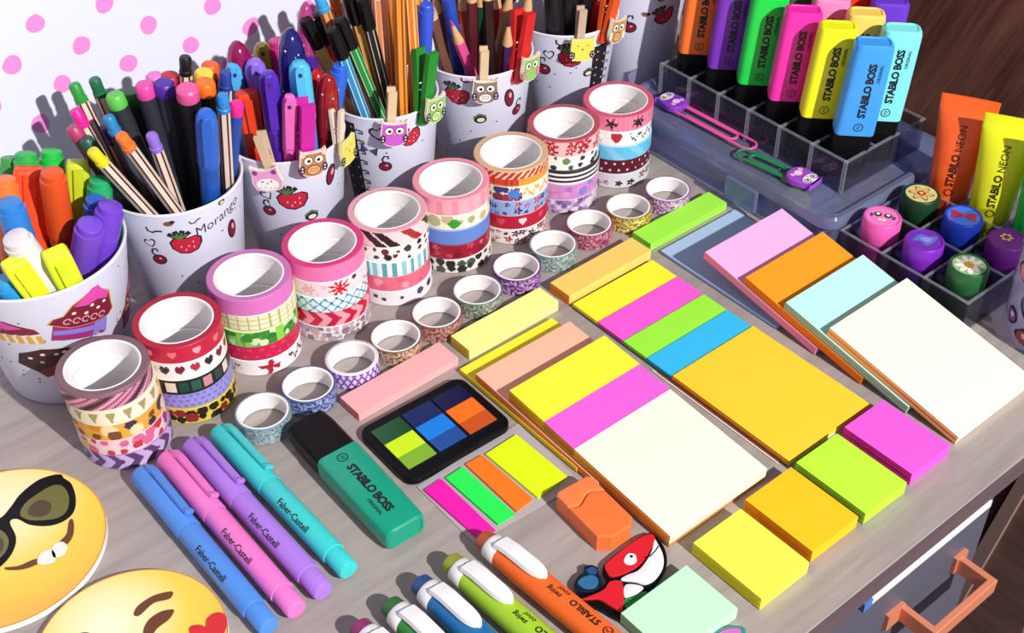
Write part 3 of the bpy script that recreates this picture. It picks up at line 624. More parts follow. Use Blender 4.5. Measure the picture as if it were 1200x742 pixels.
# ---------------------------------------------------------------- clothes pegs with animal cut-outs
WOODP = mat('#d9bd98', .6, bump=.3); 
def owl_cut(root, c, kind, e2='#3c3448', belly=None, ear=None):
    """flat wooden cut-out, front towards -Y, centre at origin"""
    M = Matrix(((1, 0, 0, 0), (0, 0, -1, 0), (0, 1, 0, 0), (0, 0, 0, 1)))      # x,y outline -> x,z
    s = .001; b = MB(); m = mat(c, .5); W = mat('#f6f2ea', .5); K = mat('#181418', .4)
    sc_ = lambda p: [(x*s, y*s) for x, y in p]
    if kind == 'owl':
        out = [(-8, 9), (-6.5, 7.6), (-3, 7.2), (0, 7), (3, 7.2), (6.5, 7.6), (8, 9), (8.2, 4), (8.8, -1), (7.6, -6), (4, -8.6), (0, -9.2), (-4, -8.6), (-7.6, -6), (-8.8, -1), (-8.2, 4)]
    elif kind == 'cat':
        out = [(-8.5, 9), (-5, 7), (0, 6.2), (5, 7), (8.5, 9), (8.6, 3), (10, -2), (8, -7), (0, -9), (-8, -7), (-9.6, -2), (-8.6, 3)]
    else:
        out = [(-8, 8.5), (-5, 7.4), (0, 7), (5, 7.4), (8, 8.5), (8.4, 0), (7, -8), (0, -9), (-7, -8), (-8.4, 0)]
    rim = inset(sc_(out) if area(out) > 0 else sc_(out)[::-1], -.0006)
    b.prism(rim, -.0012, .0012, mat('#f2e6d6' if kind != 'chick' else '#f1e9a0', .55), M); b.flat(sc_(out), .00135, m, M)
    z = [.0015, .0016, .0017, .0018]
    if kind == 'cat':
        for x in (-6.3, 6.3): b.flat(sc_(ell(x, 5.6, 1.8, 1.8, 12)), z[0], mat('#8c3c7c', .5), M)
        b.flat(sc_(ell(0, -3.5, 7.6, 4.6, 20)), z[0], W, M)
        for x in (-3, 3): b.flat(sc_(ell(x, -1.2, .8, .5, 8)), z[1], K, M)
        b.flat(sc_(ell(0, -2.6, .8, .5, 8)), z[1], mat('#c85a8c', .5), M)
        for x, y in ((-5, -5), (4, -6), (1, -6.5), (-2, -5.5)): b.flat(sc_(ell(x, y, .6, .6, 6)), z[1], mat('#d8a8c4', .5), M)
    else:
        ec = mat(e2, .4)
        for x in (-3.6, 3.6):
            if kind == 'owl':
                b.flat(sc_(ell(x, 2.6, 3.1, 3.0, 18)), z[0], K, M); b.flat(sc_(ell(x, 2.6, 2.7, 2.6, 18)), z[1], W, M); b.flat(sc_(ell(x*.9, 2.4, 1.2, 1.2, 10)), z[2], K, M)
                b.flat(sc_(ell(x*2.1, -3.4, 2.0, 3.2, 12)), z[0], ec, M)
                for dy in (-4.6, -2.4): b.flat(sc_(ell(x*2.1, dy, .6, .6, 6)), z[1], W, M)
            else:
                b.flat(sc_([(x-1.2, 3), (x, 3.8), (x+1.2, 3), (x, 3.1)]), z[0], K, M)
                b.flat(sc_(ell(x*2.2, -4.2, 2.5, 3.1, 14)), z[0], K, M)
                for q in range(5): b.flat(sc_(ell(x*2.2+1.3*math.cos(q*1.257), -4.2+1.6*math.sin(q*1.257), .5, .5, 6)), z[1], W, M)
        b.flat(sc_([(-1, 1), (1, 1), (0, -1)]), z[1], mat('#e0a030', .5) if kind == 'owl' else mat('#8a8a20', .5), M)
        if belly:
            b.flat(sc_(ell(0, -4.6, 4.8, 3.6, 18)), z[0], K, M); b.flat(sc_(ell(0, -4.6, 4.3, 3.1, 18)), z[1], mat(belly, .5), M)
            for y in (-3.8, -5.4): b.stroke([(x*.001, (y+.5*(i % 2))*.001) for i, x in enumerate((-3, -2, -1, 0, 1, 2, 3))], .0004, lambda X, Y: tuple((M @ Vector((X, Y, z[2])))), mat('#6a6058', .5))
        if ear:
            for x in (-7.4, 7.4): b.flat(sc_(ell(x, 7, 2, 2, 10)), z[0], mat(ear, .5), M)
    return b.build('cutout', root)
def peg(key, ang, dz, c, size, label, kind, cut, tilt=0.0, lean=0.0, **kw):
    cx, cy, R0, R1, h = CUPS[key]; a = math.atan2(-cy, -cx)+ang
    rr_ = R0+.0005; t = thing('clothes_peg', label, 'clothes peg', (cx+rr_*math.cos(a), cy+rr_*math.sin(a), h+dz+.0003), a+PI/2, 'small clothes pegs with animal cut-outs on the cups')
    m = mat(c, .5, bump=.2); k = size
    for sgn in (-1, 1):
        b = MB(); y = sgn*.0019*k
        pr = [(-.0034*k, -.020*k), (.0034*k, -.020*k), (.0034*k, .020*k), (-.0034*k, .020*k)]
        # side profile of a peg half: thin at the jaw, thick at the spring
        prof = [(.0006*sgn, -.019*k), (.0026*k*sgn, -.019*k), (.0040*k*sgn, -.002*k), (.0056*k*sgn, .019*k), (.0031*k*sgn, .0195*k), (.0012*k*sgn, .001*k)]
        r0 = [(-.0034*k, q[0], q[1]) for q in prof]; r1 = [(.0034*k, q[0], q[1]) for q in prof]
        b.loft([r0, r1], m, T(0, -.0002, 0) @ rot(lean, tilt, 0), smooth=False); b.build('peg_leg', t, norm=True)
    b = MB(); b.tube([(.0042*k*math.cos(q*.7)*.75, .0012*math.sin(q*.7), (.0004*q-.002)*k) for q in range(19)], .0005, mat('#b8b8c0', .3, .9), 6); b.build('spring', t)
    o = owl_cut(t, cut, kind, **kw); o.location = (0, -.0056*k-.0014, -.0135); o.rotation_euler = (0, tilt, 0); o.scale = (kw.get('k', 1),)*3
    return t
NAT = '#dcc3a0'
peg('C', -.34, .006, NAT, .85, 'natural wood peg with a pink and white cat on the gel pen cup', 'cat', '#e6a0cc', tilt=-.15)
peg('C', .30, .016, '#c4179c', 1.35, 'big magenta peg with a brown owl on the gel pen cup', 'owl', '#b07a50', tilt=.1, belly='#e8a468', ear='#e8c8a8')
peg('C', .98, .008, '#efd8c4', .8, 'pale peg with a yellow chick seen edge on beside the brown owl', 'chick', '#eedd62', tilt=.1)
peg('D', .10, .006, NAT, .85, 'natural wood peg with a purple owl on the striped pen cup', 'owl', '#c45ad0', tilt=.1)
peg('D', .78, .016, '#1f8a2c', 1.35, 'big green peg with a green owl on the striped pen cup', 'owl', '#8cc860', tilt=.15, belly='#c8e8a0')
peg('E', .10, .006, NAT, .85, 'natural wood peg with a grey and white owl on the pencil cup', 'owl', '#8c7c74', tilt=.05, belly='#f4efe6')
peg('E', .82, .016, '#d42424', 1.35, 'big red peg with a green owl on the pencil cup', 'owl', '#8ec468', tilt=.15, e2='#d05a7c')
peg('F', .28, .006, '#c8ab98', .85, 'natural wood peg with a sleepy yellow owl on the black pen cup', 'chick', '#ece15a', tilt=.05)
peg('F', .88, .014, '#e2571f', 1.25, 'orange red peg with a tan owl on the black pen cup', 'owl', '#c89a62', tilt=.25, e2='#eee0c8', belly='#e8b47c')
# ---------------------------------------------------------------- highlighters
M_BLACK = mat('#08080b', .4, spec=.2); M_INK = mat('#15131a', .5)
def rr3(w, d, r, z, seg=4): return [(x, y, z) for x, y in rrect(w, d, r, seg)]
def boss(loc, q, c, label, group=None, dark=None, text=True, cap='#08080b', logo='#15131a'):
    """axis +Z from the cap end, broad face towards -Y"""
    t = thing('highlighter', label, 'highlighter', loc, group=group, q=q)
    b = MB(); k = mat(cap, .45, spec=.2)
    b.loft([rr3(.0235, .0135, .004, 0), rr3(.0250, .0150, .0045, .0008), rr3(.0262, .0160, .004, .010), rr3(.0262, .0160, .004, .0355)], k); b.build('cap', t)
    b = MB(); m = mat(c, .38, coat=.15)
    b.loft([rr3(.0262, .0160, .0035, .0355), rr3(.0272, .0172, .0040, .0360), rr3(.0270, .0170, .0042, .060), rr3(.0258, .0158, .0045, .1015), rr3(.0248, .0148, .0045, .1040), rr3(.0220, .0122, .004, .1050), rr3(.0205, .0106, .0035, .1049), rr3(.0200, .0100, .0033, .1043)], m)
    if text:
        ti = mat(logo, .5)
        yf = lambda z: -(.0172-(z-.036)*.0002/.024 if z < .060 else .0170-(z-.060)*.0012/.0415)/2-.00018
        def fn(ox, oz): return lambda x, y: (ox-y, yf(oz+x), oz+x)
        b.text('STABILO BOSS', .0071, fn(.0010, .0715), ti, .042, spacing=.90)
        b.text('ORIGINAL', .0030, fn(.0066, .0850), ti, .02)
        f = fn(.0008, .0430)
        b.stroke([(.0030*math.cos(k_*PI/12), .0030*math.sin(k_*PI/12)) for k_ in range(25)], .0006, f, mat('#15131a' if logo == '#15131a' else logo, .5))
        b.stroke([(-.0016, -.0008), (-.0002, .0014), (.0004, -.0012), (.0017, .0009)], .0007, f, mat(logo, .5))
    b.build('body', t); return t
# the teal one lying on the desk
a, e = P(353, 530, .009), P(478, 638, .009)
a, e = Vector((.2435, .4975, .0088)), Vector((.2405, .387, .0088))
d = (e-a).normalized(); zx = Vector((0, 0, 1)); yv = -zx; xv = yv.cross(d)
q = Matrix((xv, yv, d)).transposed().to_quaternion()
boss(a, q, '#009a7c', 'teal highlighter with a black cap lying below the black flag case')
# four slim pastel pens
def pastel(x0, y0, x1, y1, c, dk, label):
    a, e = Vector((x0, y0, .0075)), Vector((x1, y1, .0068)); d = (e-a).normalized(); up = Vector((0, 0, 1)); xv = up.cross(d).normalized(); yv = d.cross(xv)
    t = thing('felt_pen', label, 'pen', a, group='slim pastel felt pens lying in a row', q=Matrix((xv, yv, d)).transposed().to_quaternion())
    L_ = (e-a).length; m = mat(c, .38)
    b = MB(); b.lathe([(.0045, 0), (.0064, .0006), (.0069, .003), (.0072, .056), (.0071, .0565)], m, 24); cp = b.build('cap', t)
    b = MB(); b.lathe([(.0067, .0565), (.0069, .058), (.0068, L_-.016), (.0066, L_-.0152), (.0066, L_-.0148), (.0058, L_-.0146), (.0059, L_-.001), (.0053, L_-.0002), (.004, L_)], m, 24)
    def wrap(x, y):
        th = .62+y/.0069; return (.00705*math.sin(-th+.0)*-1, .00705*math.cos(th), .088+x)
    def wrap2(x, y):
        th = PI/2+.62-y/.0069; return (.00702*math.cos(th), .00702*math.sin(th), .0875+x)
    b.text('Faber-Castell', .0054, wrap2, M_INK, .012); b.build('barrel', t)
    b = MB(); s = .0031
    # clip on the upper flank
    rs = [[(-s, 0, z), (s, 0, z), (s, .0012, z), (-s, .0012, z)] for z in (.0, .052)]
    pr = [(.0040, .0062), (.0042, .0088), (.010, .0096), (.046, .0090), (.049, .0100), (.0505, .0098), (.0505, .0078), (.046, .0076), (.012, .0080), (.008, .0066)]
    b.loft([[(-.0026, y, z) for z, y in pr], [(.0026, y, z) for z, y in pr]], m, rot(0, 0, -.55), smooth=False); b.build('clip', cp, norm=True)
    return t
pastel(.1505, .5270, .1515, .3885, '#4f8fe6', '#2c62b8', 'blue pastel pen lying beside the winking yellow face')
pastel(.1672, .5285, .1680, .3885, '#f07ccb', '#b84c94', 'pink pastel pen between the blue and lilac pens')
pastel(.1836, .5285, .1850, .3895, '#ad7be4', '#7c4cb4', 'lilac pastel pen between the pink and turquoise pens')
pastel(.2012, .5275, .2030, .3925, '#3ccfcf', '#1c8c94', 'turquoise pastel pen beside the silver blue tape roll')
# short highlighter pens with white clips, cut by the photo edge
def swing(x, y, c, dk, label, dx=.0):
    d = Vector((dx, -1, 0)).normalized(); up = Vector((0, 0, 1)); xv = up.cross(d); yv = d.cross(xv)
    t = thing('pocket_highlighter', label, 'highlighter', (x, y, .0077), group='pocket highlighters with white clips', q=Matrix((xv, yv, d)).transposed().to_quaternion())
    m = mat(c, .38); WH = mat('#f4f4f6', .35)
    sec = lambda w, h, z: [(w*math.cos(q*PI/10), h*math.sin(q*PI/10), z) for q in range(20)]
    b = MB(); b.loft([sec(.0045, .004, 0), sec(.0060, .0052, .0012), sec(.0066, .0058, .0075)], mat(dk, .4)); b.build('end_plug', t)
    b = MB(); b.loft([sec(.0070, .0062, .0072), sec(.0076, .0068, .0080), sec(.0080, .0072, .0155), sec(.0078, .0070, .0160)], WH)
    b.build('collar', t)
    b = MB(); b.loft([sec(.0076, .0068, .0160), sec(.0082, .0074, .030), sec(.0083, .0075, .060), sec(.0080, .0072, .095), sec(.0070, .006, .118), sec(.0050, .0046, .125), sec(.003, .003, .126)], m)
    def w2(ox, oz): return lambda X, Y: ((.0085)*math.sin(-(ox+Y)/.0083), .0077*math.cos((ox+Y)/.0083), oz-X)
    b.text('STABILO', .0052, w2(-.0005, .0770), M_INK, .02); b.text('swing', .0042, w2(.0016, .0572), M_INK, .012, shear=.2); b.text('cool', .0042, w2(-.0024, .0605), M_INK, .012, shear=.2)
    f = w2(-.0005, .0930); b.stroke([(.0024*math.cos(k*PI/10), .0024*math.sin(k*PI/10)) for k in range(21)], .0005, f, M_INK); b.stroke([(-.0012, -.0006), (0, .001), (.0012, -.0006)], .0005, f, M_INK)
    b.build('body', t)
    b = MB(); pr = []
    for k in range(13):
        q = k/12; z = .0135+.0345*q; w = .0053*(1 if q < .65 else math.sqrt(max(.02, 1-((q-.65)/.35)**2)*1.0)); h0 = .0070+.0011*min(1, q*4); 
        pr.append([(-w, h0-.0012, z), (w, h0-.0012, z), (w*.9, h0+.0010, z), (0, h0+.0016, z), (-w*.9, h0+.0010, z)])
    b.loft(pr, WH, T(0, .0001, 0)@rot(0, 0, -.22), smooth=True); b.build('clip', t)
    return t
swing(.2705, .3645, '#f36a26', '#a8532e', 'orange pocket highlighter with a white clip, beside the animal clip', .075)
swing(.2475, .3635, '#a4cf2e', '#8c9a2c', 'lime pocket highlighter between the orange and blue ones', .06)
swing(.2265, .3625, '#1b6cab', '#1c4c86', 'blue pocket highlighter between the lime and green ones', .05)
swing(.2065, .3610, '#2a8a34', '#256a2c', 'green pocket highlighter between the blue and plum ones', .04)
swing(.1865, .3600, '#b8408c', '#8c2c6a', 'plum pocket highlighter at the cropped photo edge beside the green one', .03)
swing(.1650, .3620, '#8c9cc4', '#e4e6ec', 'pale pocket highlighter whose white end alone shows below the blue pastel pen', .02)
# ---------------------------------------------------------------- round face cards
def img(z, loc): 
    def f(u, v): q = P(u, v, z); return (q.x-loc[0], q.y-loc[1])
    return f
def grad_disc(name, stops):
    m = bpy.data.materials.new(name); m.use_nodes = True; nt = m.node_tree; b = nt.nodes['Principled BSDF']; b.inputs['Roughness'].default_value = .4
    tc = nt.nodes.new('ShaderNodeTexCoord'); mp = nt.nodes.new('ShaderNodeMapping'); g = nt.nodes.new('ShaderNodeTexGradient'); g.gradient_type = 'SPHERICAL'
    r = nt.nodes.new('ShaderNodeValToRGB'); cr = r.color_ramp
    mp.inputs['Location'].default_value = stops[0]; mp.inputs['Scale'].default_value = (stops[1],)*3
    for i, (p, c) in enumerate(stops[2]):
        e = cr.elements[i] if i < 2 else cr.elements.new(p)
        e.position = p; e.color = (*lin(c), 1)
    nt.links.new(tc.outputs['Object'], mp.inputs[0]); nt.links.new(mp.outputs[0], g.inputs[0]); nt.links.new(g.outputs['Fac'], r.inputs[0]); nt.links.new(r.outputs[0], b.inputs['Base Color'])
    return m
M_CARDW = mat('#f2efe9', .6); M_FBR = mat('#6b3a1c', .5)
def spline(pts, n=8):
    out = []; N = len(pts)
    for i in range(N):
        p0, p1, p2, p3 = (Vector(pts[(i+k) % N]) for k in (-1, 0, 1, 2))
        for k in range(n):
            t = k/n; q = .5*((2*p1)+(p2-p0)*t+(2*p0-5*p1+4*p2-p3)*t*t+(3*p1-p0-3*p2+p3)*t**3); out.append((q.x, q.y))
    return out
def face_card(cx, cy, r, th, label):
    t = thing('face_card', label, 'face card', (cx, cy, .0002)); b = MB(); c = ell(0, 0, r, r, 96)
    b.prism(c, 0, th, M_CARDW, smooth=True); o = b.build('card', t); return t
th = .0038
g1 = grad_disc('yellow_face_print', ((-.012*13, -.024*13, 0), 13, [(0, '#f9b94c'), (1, '#fff6d0'), (.16, '#fbc94a'), (.4, '#fcd653'), (.68, '#fdeaa6')]))
t1 = face_card(.0672, .5320, .0572, th, 'round yellow face card wearing black sunglasses, below the muffin cup')
b = MB(); b.flat(ell(0, 0, .0571, .0571, 96), th+.0001, mat('#d9963a', .45)); b.flat(ell(0, 0, .0563, .0563, 96), th+.00015, g1); f = img(th, (.0672, .5320)); im = lambda pts: [f(u, v) for u, v in pts]
K = M_BLACK
def feature(b, pts, z, m, sm=True): b.flat(spline(im(pts)) if sm else im(pts), th+z, m)
feature(b, [(0, 608), (12, 596), (24, 580), (44, 564), (62, 557.5), (72, 557), (75, 561), (84, 568), (89, 584), (87, 600), (76, 611), (58, 617), (36, 616), (20, 609), (12, 613), (19, 630), (16, 646), (4, 662), (-14, 672), (-40, 660), (-45, 630), (-20, 612)], .0003, K)
feature(b, [(24, 604), (29, 592), (44, 580), (62, 570), (74, 571), (81, 583), (79, 599), (68, 608), (48, 611), (33, 610)], .0005, mat('#6c6a32', .25))
feature(b, [(33, 603), (38, 592), (50, 587), (60, 592), (58, 602), (46, 607)], .0006, mat('#4c3c22', .3))
feature(b, [(-36, 634), (-20, 622), (0, 622), (10, 632), (8, 646), (-4, 658), (-20, 660)], .0005, mat('#6c6a32', .25)); feature(b, [(-14, 640), (-2, 630), (5, 638), (0, 650), (-10, 652)], .0006, mat('#4c3c22', .3))
feature(b, [(6, 666), (22, 664), (40, 656.5), (46, 657), (44, 662), (28, 668), (10, 669)], .0004, M_FBR)
feature(b, [(68, 638), (78, 627), (81, 612), (85, 609), (87, 616), (86, 628), (80, 638), (74, 640)], .0004, M_FBR)
feature(b, [(44, 660), (48, 650), (58, 645), (64, 648), (66, 656), (62, 661), (50, 663)], .0006, M_CARDW); feature(b, [(61, 646), (64, 639), (73, 636), (79, 641), (77, 650), (70, 654), (63, 654)], .0006, M_CARDW)
b.build('printed_face', t1)
g2 = grad_disc('yellow_wink_print', ((.004*15, -.018*15, 0), 15, [(0, '#f8b848'), (1, '#fff8dc'), (.16, '#fbc848'), (.4, '#fcd550'), (.66, '#fdebac')]))
t2 = face_card(.0928, .4262, .0486, th, 'round yellow winking face card blowing a red heart, beside the blue pen')
b = MB(); b.flat(ell(0, 0, .0485, .0485, 96), th+.0001, mat('#c9822e', .45)); b.flat(ell(0, 0, .0478, .0478, 96), th+.00015, g2); f = img(th, (.0928, .4262)); im = lambda pts: [f(u, v) for u, v in pts]
feature(b, [(157, 721), (162, 711), (180, 699), (200, 694), (203, 697), (198, 703), (180, 708), (164, 722)], .0004, M_FBR)
feature(b, [(168, 742), (174, 728), (188, 718), (202, 715), (204, 718), (198, 727), (184, 738), (174, 752)], .0004, M_FBR)
feature(b, [(88, 752), (92, 744), (102, 742), (108, 746), (104, 760), (92, 764)], .0004, M_FBR)
feature(b, [(222, 741), (224, 735), (234, 733), (241, 735), (242, 727), (250, 720), (260, 719), (266, 725), (265, 738), (256, 752), (244, 762), (232, 756)], .0005, mat('#d4222c', .35))
feature(b, [(150, 790), (170, 782), (186, 788), (176, 798), (186, 806), (168, 812)], .0004, M_FBR)
b.build('printed_face', t2)
# ---------------------------------------------------------------- orange mini highlighter
cs = [P(*p, .012) for p in [(650, 578), (686, 556), (748, 604), (708, 642)]]; ctr = sum(cs, Vector())/4
t = thing('mini_highlighter', 'small orange block shaped mini highlighter touching the cream note block', 'highlighter', (ctr.x, ctr.y, .0002), R(-94))
M_OR = mat('#f7783c', .4)
out = [(-.021, -.010), (-.019, -.0122), (.017, -.0122), (.0215, -.0060), (.0215, .0075), (.0170, .0122), (-.019, .0122), (-.021, .010)]
b = MB(); cut = [(x, y) for x, y in out]
wave = [(-.0085+.0022*math.sin(k*.9), -.0122+.0244*k/8) for k in range(9)]
b.prism([p for p in out if p[0] > 0]+[(w_[0]+.0004, w_[1]) for w_ in wave[::-1]], 0, .0118, M_OR, bev=.0010); b.build('body', t)
b = MB(); b.prism([(-.019, .0122), (-.021, .010), (-.021, -.010), (-.019, -.0122)]+[(w_[0]-.0002, w_[1]) for w_ in wave], 0, .0122, mat('#f8834a', .4), bev=.0010); b.build('cap', t)
# ---------------------------------------------------------------- red and white animal clip
z = .0045; c0 = P(735, 672, 0)
t = thing('animal_clip', 'flat red and white animal clip with a blue bow, beside the orange mini highlighter', 'clip', (c0.x, c0.y, .0002))
f = img(z, (c0.x, c0.y)); im = lambda pts: [f(u, v) for u, v in pts]
def layer(b, pts, z0, z1, m, n=6): b.prism(spline(im(pts), n), z0, z1, m, bev=.0004)
b = MB(); RD = mat('#d8202e', .3); WT = mat('#f0f0f4', .35)
layer(b, [(706, 664), (716, 652), (740, 634), (756, 624), (766, 624), (778, 638), (782, 656), (776, 672), (764, 686), (752, 692), (744, 700), (732, 704), (728, 722), (718, 720), (704, 712), (690, 706), (674, 706), (676, 698), (690, 694), (704, 688), (710, 678)], 0, .0030, M_BLACK)
b.build('backing', t)
b = MB(); layer(b, [(709, 662), (718, 653), (740, 636), (755, 627), (765, 626), (768, 633), (762, 644), (756, 654), (746, 664), (730, 672), (716, 675), (711, 670)], .0030, .0042, RD)
layer(b, [(680, 702), (694, 697), (708, 690), (715, 681), (728, 681), (731, 694), (729, 716), (716, 710), (702, 702), (690, 702)], .0030, .0042, RD); o = b.build('red_panel', t)
b = MB(); layer(b, [(767, 632), (771, 637), (777, 650), (777, 664), (768, 678), (756, 684), (744, 681), (728, 679), (734, 674), (748, 668), (758, 656), (764, 644)], .0030, .0043, WT); layer(b, [(732, 686), (742, 684), (754, 688), (744, 696), (732, 699)], .0030, .0041, WT)
b.stroke(im([(755, 654), (762, 652), (768, 646), (772, 640)]), .0006, lambda x, y: (x, y, .0045), M_BLACK); b.build('white_panel', t)
b = MB(); layer(b, [(731, 656), (736, 649), (744, 650), (746, 658), (740, 662), (733, 661)], .0042, .0047, WT); b.flat(ell(*f(740, 653), .0009, .0009, 10), .0049, M_BLACK); b.build('eye', t)
b = MB(); layer(b, [(672, 684), (678, 674), (684, 670), (684, 664), (692, 661), (700, 664), (702, 672), (706, 682), (700, 690), (688, 693), (676, 692)], .0, .0038, mat('#0e1a2c', .3))
layer(b, [(677, 684), (682, 677), (694, 674), (701, 680), (698, 688), (686, 690)], .0038, .0046, mat('#3a7cae', .25, .3)); layer(b, [(687, 668), (693, 664), (699, 667), (698, 672), (690, 672)], .0038, .0044, mat('#2c5c94', .25, .3)); bw = b.build('bow', t); bw['label'] = 'glittery blue bow'
b = MB(); layer(b, [(731, 702), (744, 696), (757, 692), (758, 698), (744, 712), (735, 714)], .0, .0036, mat('#1c8c3c', .4)); b.build('green_tab', t)
# small leaf shaped clip at the crop
c0 = P(862, 752, 0); t = thing('leaf_clip', 'pink leaf shaped clip with a teal rim, half hidden below the pale mint pad', 'clip', (c0.x, c0.y, .0002))
f = img(.003, (c0.x, c0.y)); im = lambda pts: [f(u, v) for u, v in pts]
b = MB(); layer(b, [(832, 748), (842, 737), (860, 733), (872, 735), (874, 742), (868, 756), (852, 770), (836, 764)], 0, .0028, mat('#3c8c84', .4)); b.build('rim', t)
b = MB(); layer(b, [(838, 748), (846, 740), (858, 737), (868, 739), (864, 752), (850, 764), (840, 760)], .0028, .0036, mat('#d070c0', .4)); b.build('face', t)
# ---------------------------------------------------------------- clear storage box with a rack of highlighters on its lid
M_TUB = clear_mat('#c8d0ea', '#c2c8e6', .30, .15, 'frosted_plastic'); M_LID = clear_mat('#b8c2e4', '#bcc6ee', .22, .10, 'frosted_lid'); M_ACR = clear_mat('#dcdbe8', '#dcdfee', .02, .05, 'clear_acrylic')
M_ACE = clear_mat('#ffffff', '#e4e8f4', .14, .06, 'acrylic_edge')
BX0, BX1, BY0, BY1, BH = .609, .752, .408, .628, .0325
bt = thing('storage_box', 'low clear plastic storage box with clips on its lid, below the highlighter rack', 'storage box', ((BX0+BX1)/2, (BY0+BY1)/2, .0003))
w_, l_ = BX1-BX0, BY1-BY0
b = MB(); o_ = rrect(w_-.006, l_-.006, .012, 6); i_ = rrect(w_-.009, l_-.009, .011, 6); ob_ = rrect(w_-.014, l_-.014, .010, 6)
n_ = len(o_)
b.loft([[(x, y, 0) for x, y in ob_], [(x, y, .0275) for x, y in o_]], M_TUB, cap1=False); b.loft([[(x, y, .0275) for x, y in i_], [(x, y, .0014) for x, y in inset(ob_, .002)]], M_TUB, cap0=False, cap1=True)
b.build('tub', bt)
b = MB()
rings = [(w_-.004, l_-.004, .012, .0235), (w_, l_, .013, .0235), (w_, l_, .013, .0305), (w_-.003, l_-.003, .012, .0325), (w_-.010, l_-.010, .010, .0325), (w_-.014, l_-.014, .009, .0295)]
b.loft([[(x, y, z) for x, y in rrect(a, c, r_, 6)] for a, c, r_, z in rings], M_LID, cap0=False, cap1=True); b.build('lid', bt)
b = MB()
b.prism(rrect(.03, .004, .0015), 0, .018, M_LID, T(-w_/2-.0012, -.03, .006)@rot(0, 0, PI/2), .0008); b.build('latch', bt)
# small packs seen inside the tub
for i, (x, y, c, lab) in enumerate(((.640, .470, '#a8a84c', 'olive flag pack seen through the clear box wall'), (.636, .505, '#7c6c5c', 'brown pack seen through the clear box wall'), (.650, .575, '#3c5a9c', 'blue pack seen through the clear box wall'), (.690, .440, '#8c4a5c', 'plum pack seen through the front wall of the clear box'))):
    o = pad_mesh('flag_pack', .020, .026, .012, c, M=T(-.01, -.013, 0)); o.location = (x, y, .0022); o.rotation_euler = (0, 0, .3*i); tag(o, lab, 'index flags')
# clear stepped rack
LZ = .0302+.0003
RX0, RX1, RY0, RY1, RZ1 = .6440, .7315, .4290, .6100, .0545
rk = thing('highlighter_rack', 'clear acrylic rack of upright highlighters standing on the storage box lid', 'rack', ((RX0+RX1)/2, (RY0+RY1)/2, LZ))
rw, rl_ = RX1-RX0, RY1-RY0; t_ = .0016; rh = RZ1-LZ
b = MB(); b.box(rw, rl_, t_, M_ACR, T(0, 0, t_/2)); b.build('base_plate', rk)
def wall(nm, w, d, x, y, h=rh):
    b = MB(); b.box(w, d, h, M_ACR, T(x, y, t_+h/2)); 
    b.box(w+.0002, d+.0002, .0012, M_ACE, T(x, y, t_+h)); b.build(nm, rk)
for x in (-rw/2+t_/2, -rw/2+.0318, -rw/2+.0605, rw/2-t_/2): wall('long_wall', t_, rl_, x, 0)
NR = 6
for k in range(NR+1):
    y = -rl_/2+t_/2+(rl_-t_)*k/NR; wall('divider', rw, t_, 0, y)
    b = MB(); b.box(.0022, .0022, rh+.002, M_ACE, T(-rw/2, y, t_+rh/2)); b.build('corner_bar', rk)
# highlighters in the rack
HB = LZ+t_+.0004
def rack_hl(row, k, c, label, dark=None, **kw):
    u = Vector((.745, -.667, 0)); nrm = Vector((.667, .745, 0))
    x = [.6625, .6920, .7180][row]; y = .4440+.0301*k
    d = Vector((.015, -.055, 1)).normalized()
    xv = u-d*u.dot(d); xv.normalize(); yv = d.cross(xv)
    return boss(Vector((x, y, HB+.001)), Matrix((xv, yv, d)).transposed().to_quaternion(), c, label, 'upright highlighters in the clear rack', **kw)
for k, (c, n) in enumerate((('#3f9ff5', 'sky blue'), ('#f3f51e', 'yellow'), ('#f52fb0', 'magenta'), ('#14d84c', 'bright green'), ('#7a2fc0', 'purple'), ('#fb7a2a', 'orange'))):
    rack_hl(0, k, c, {0: 'sky blue highlighter, front row of the rack beside the cyan one', 1: 'yellow highlighter between the sky blue and magenta ones in the rack', 2: 'magenta highlighter between the yellow and green ones in the rack', 3: 'bright green highlighter between the magenta and purple ones in the rack', 4: 'purple highlighter between the green and orange ones in the rack', 5: 'orange highlighter at the cup end of the rack'}[k])
for k, (c, n) in enumerate((('#84ecf0', 'pale cyan highlighter at the wood panel end of the rack, second row'), ('#fbd468', 'pale amber highlighter behind the yellow and sky blue ones'), ('#f58cc4', 'pale pink highlighter behind the magenta one'), ('#4a5a34', 'dark olive highlighter behind the bright green one'))):
    rack_hl(1, k, c, n)
rack_hl(2, 1.0, '#6a3ad0', 'violet highlighter in the back row of the rack, behind the pale cyan one'); rack_hl(2, 2.0, '#ee3a1c', 'red highlighter in the back row of the rack, behind the pale amber one')
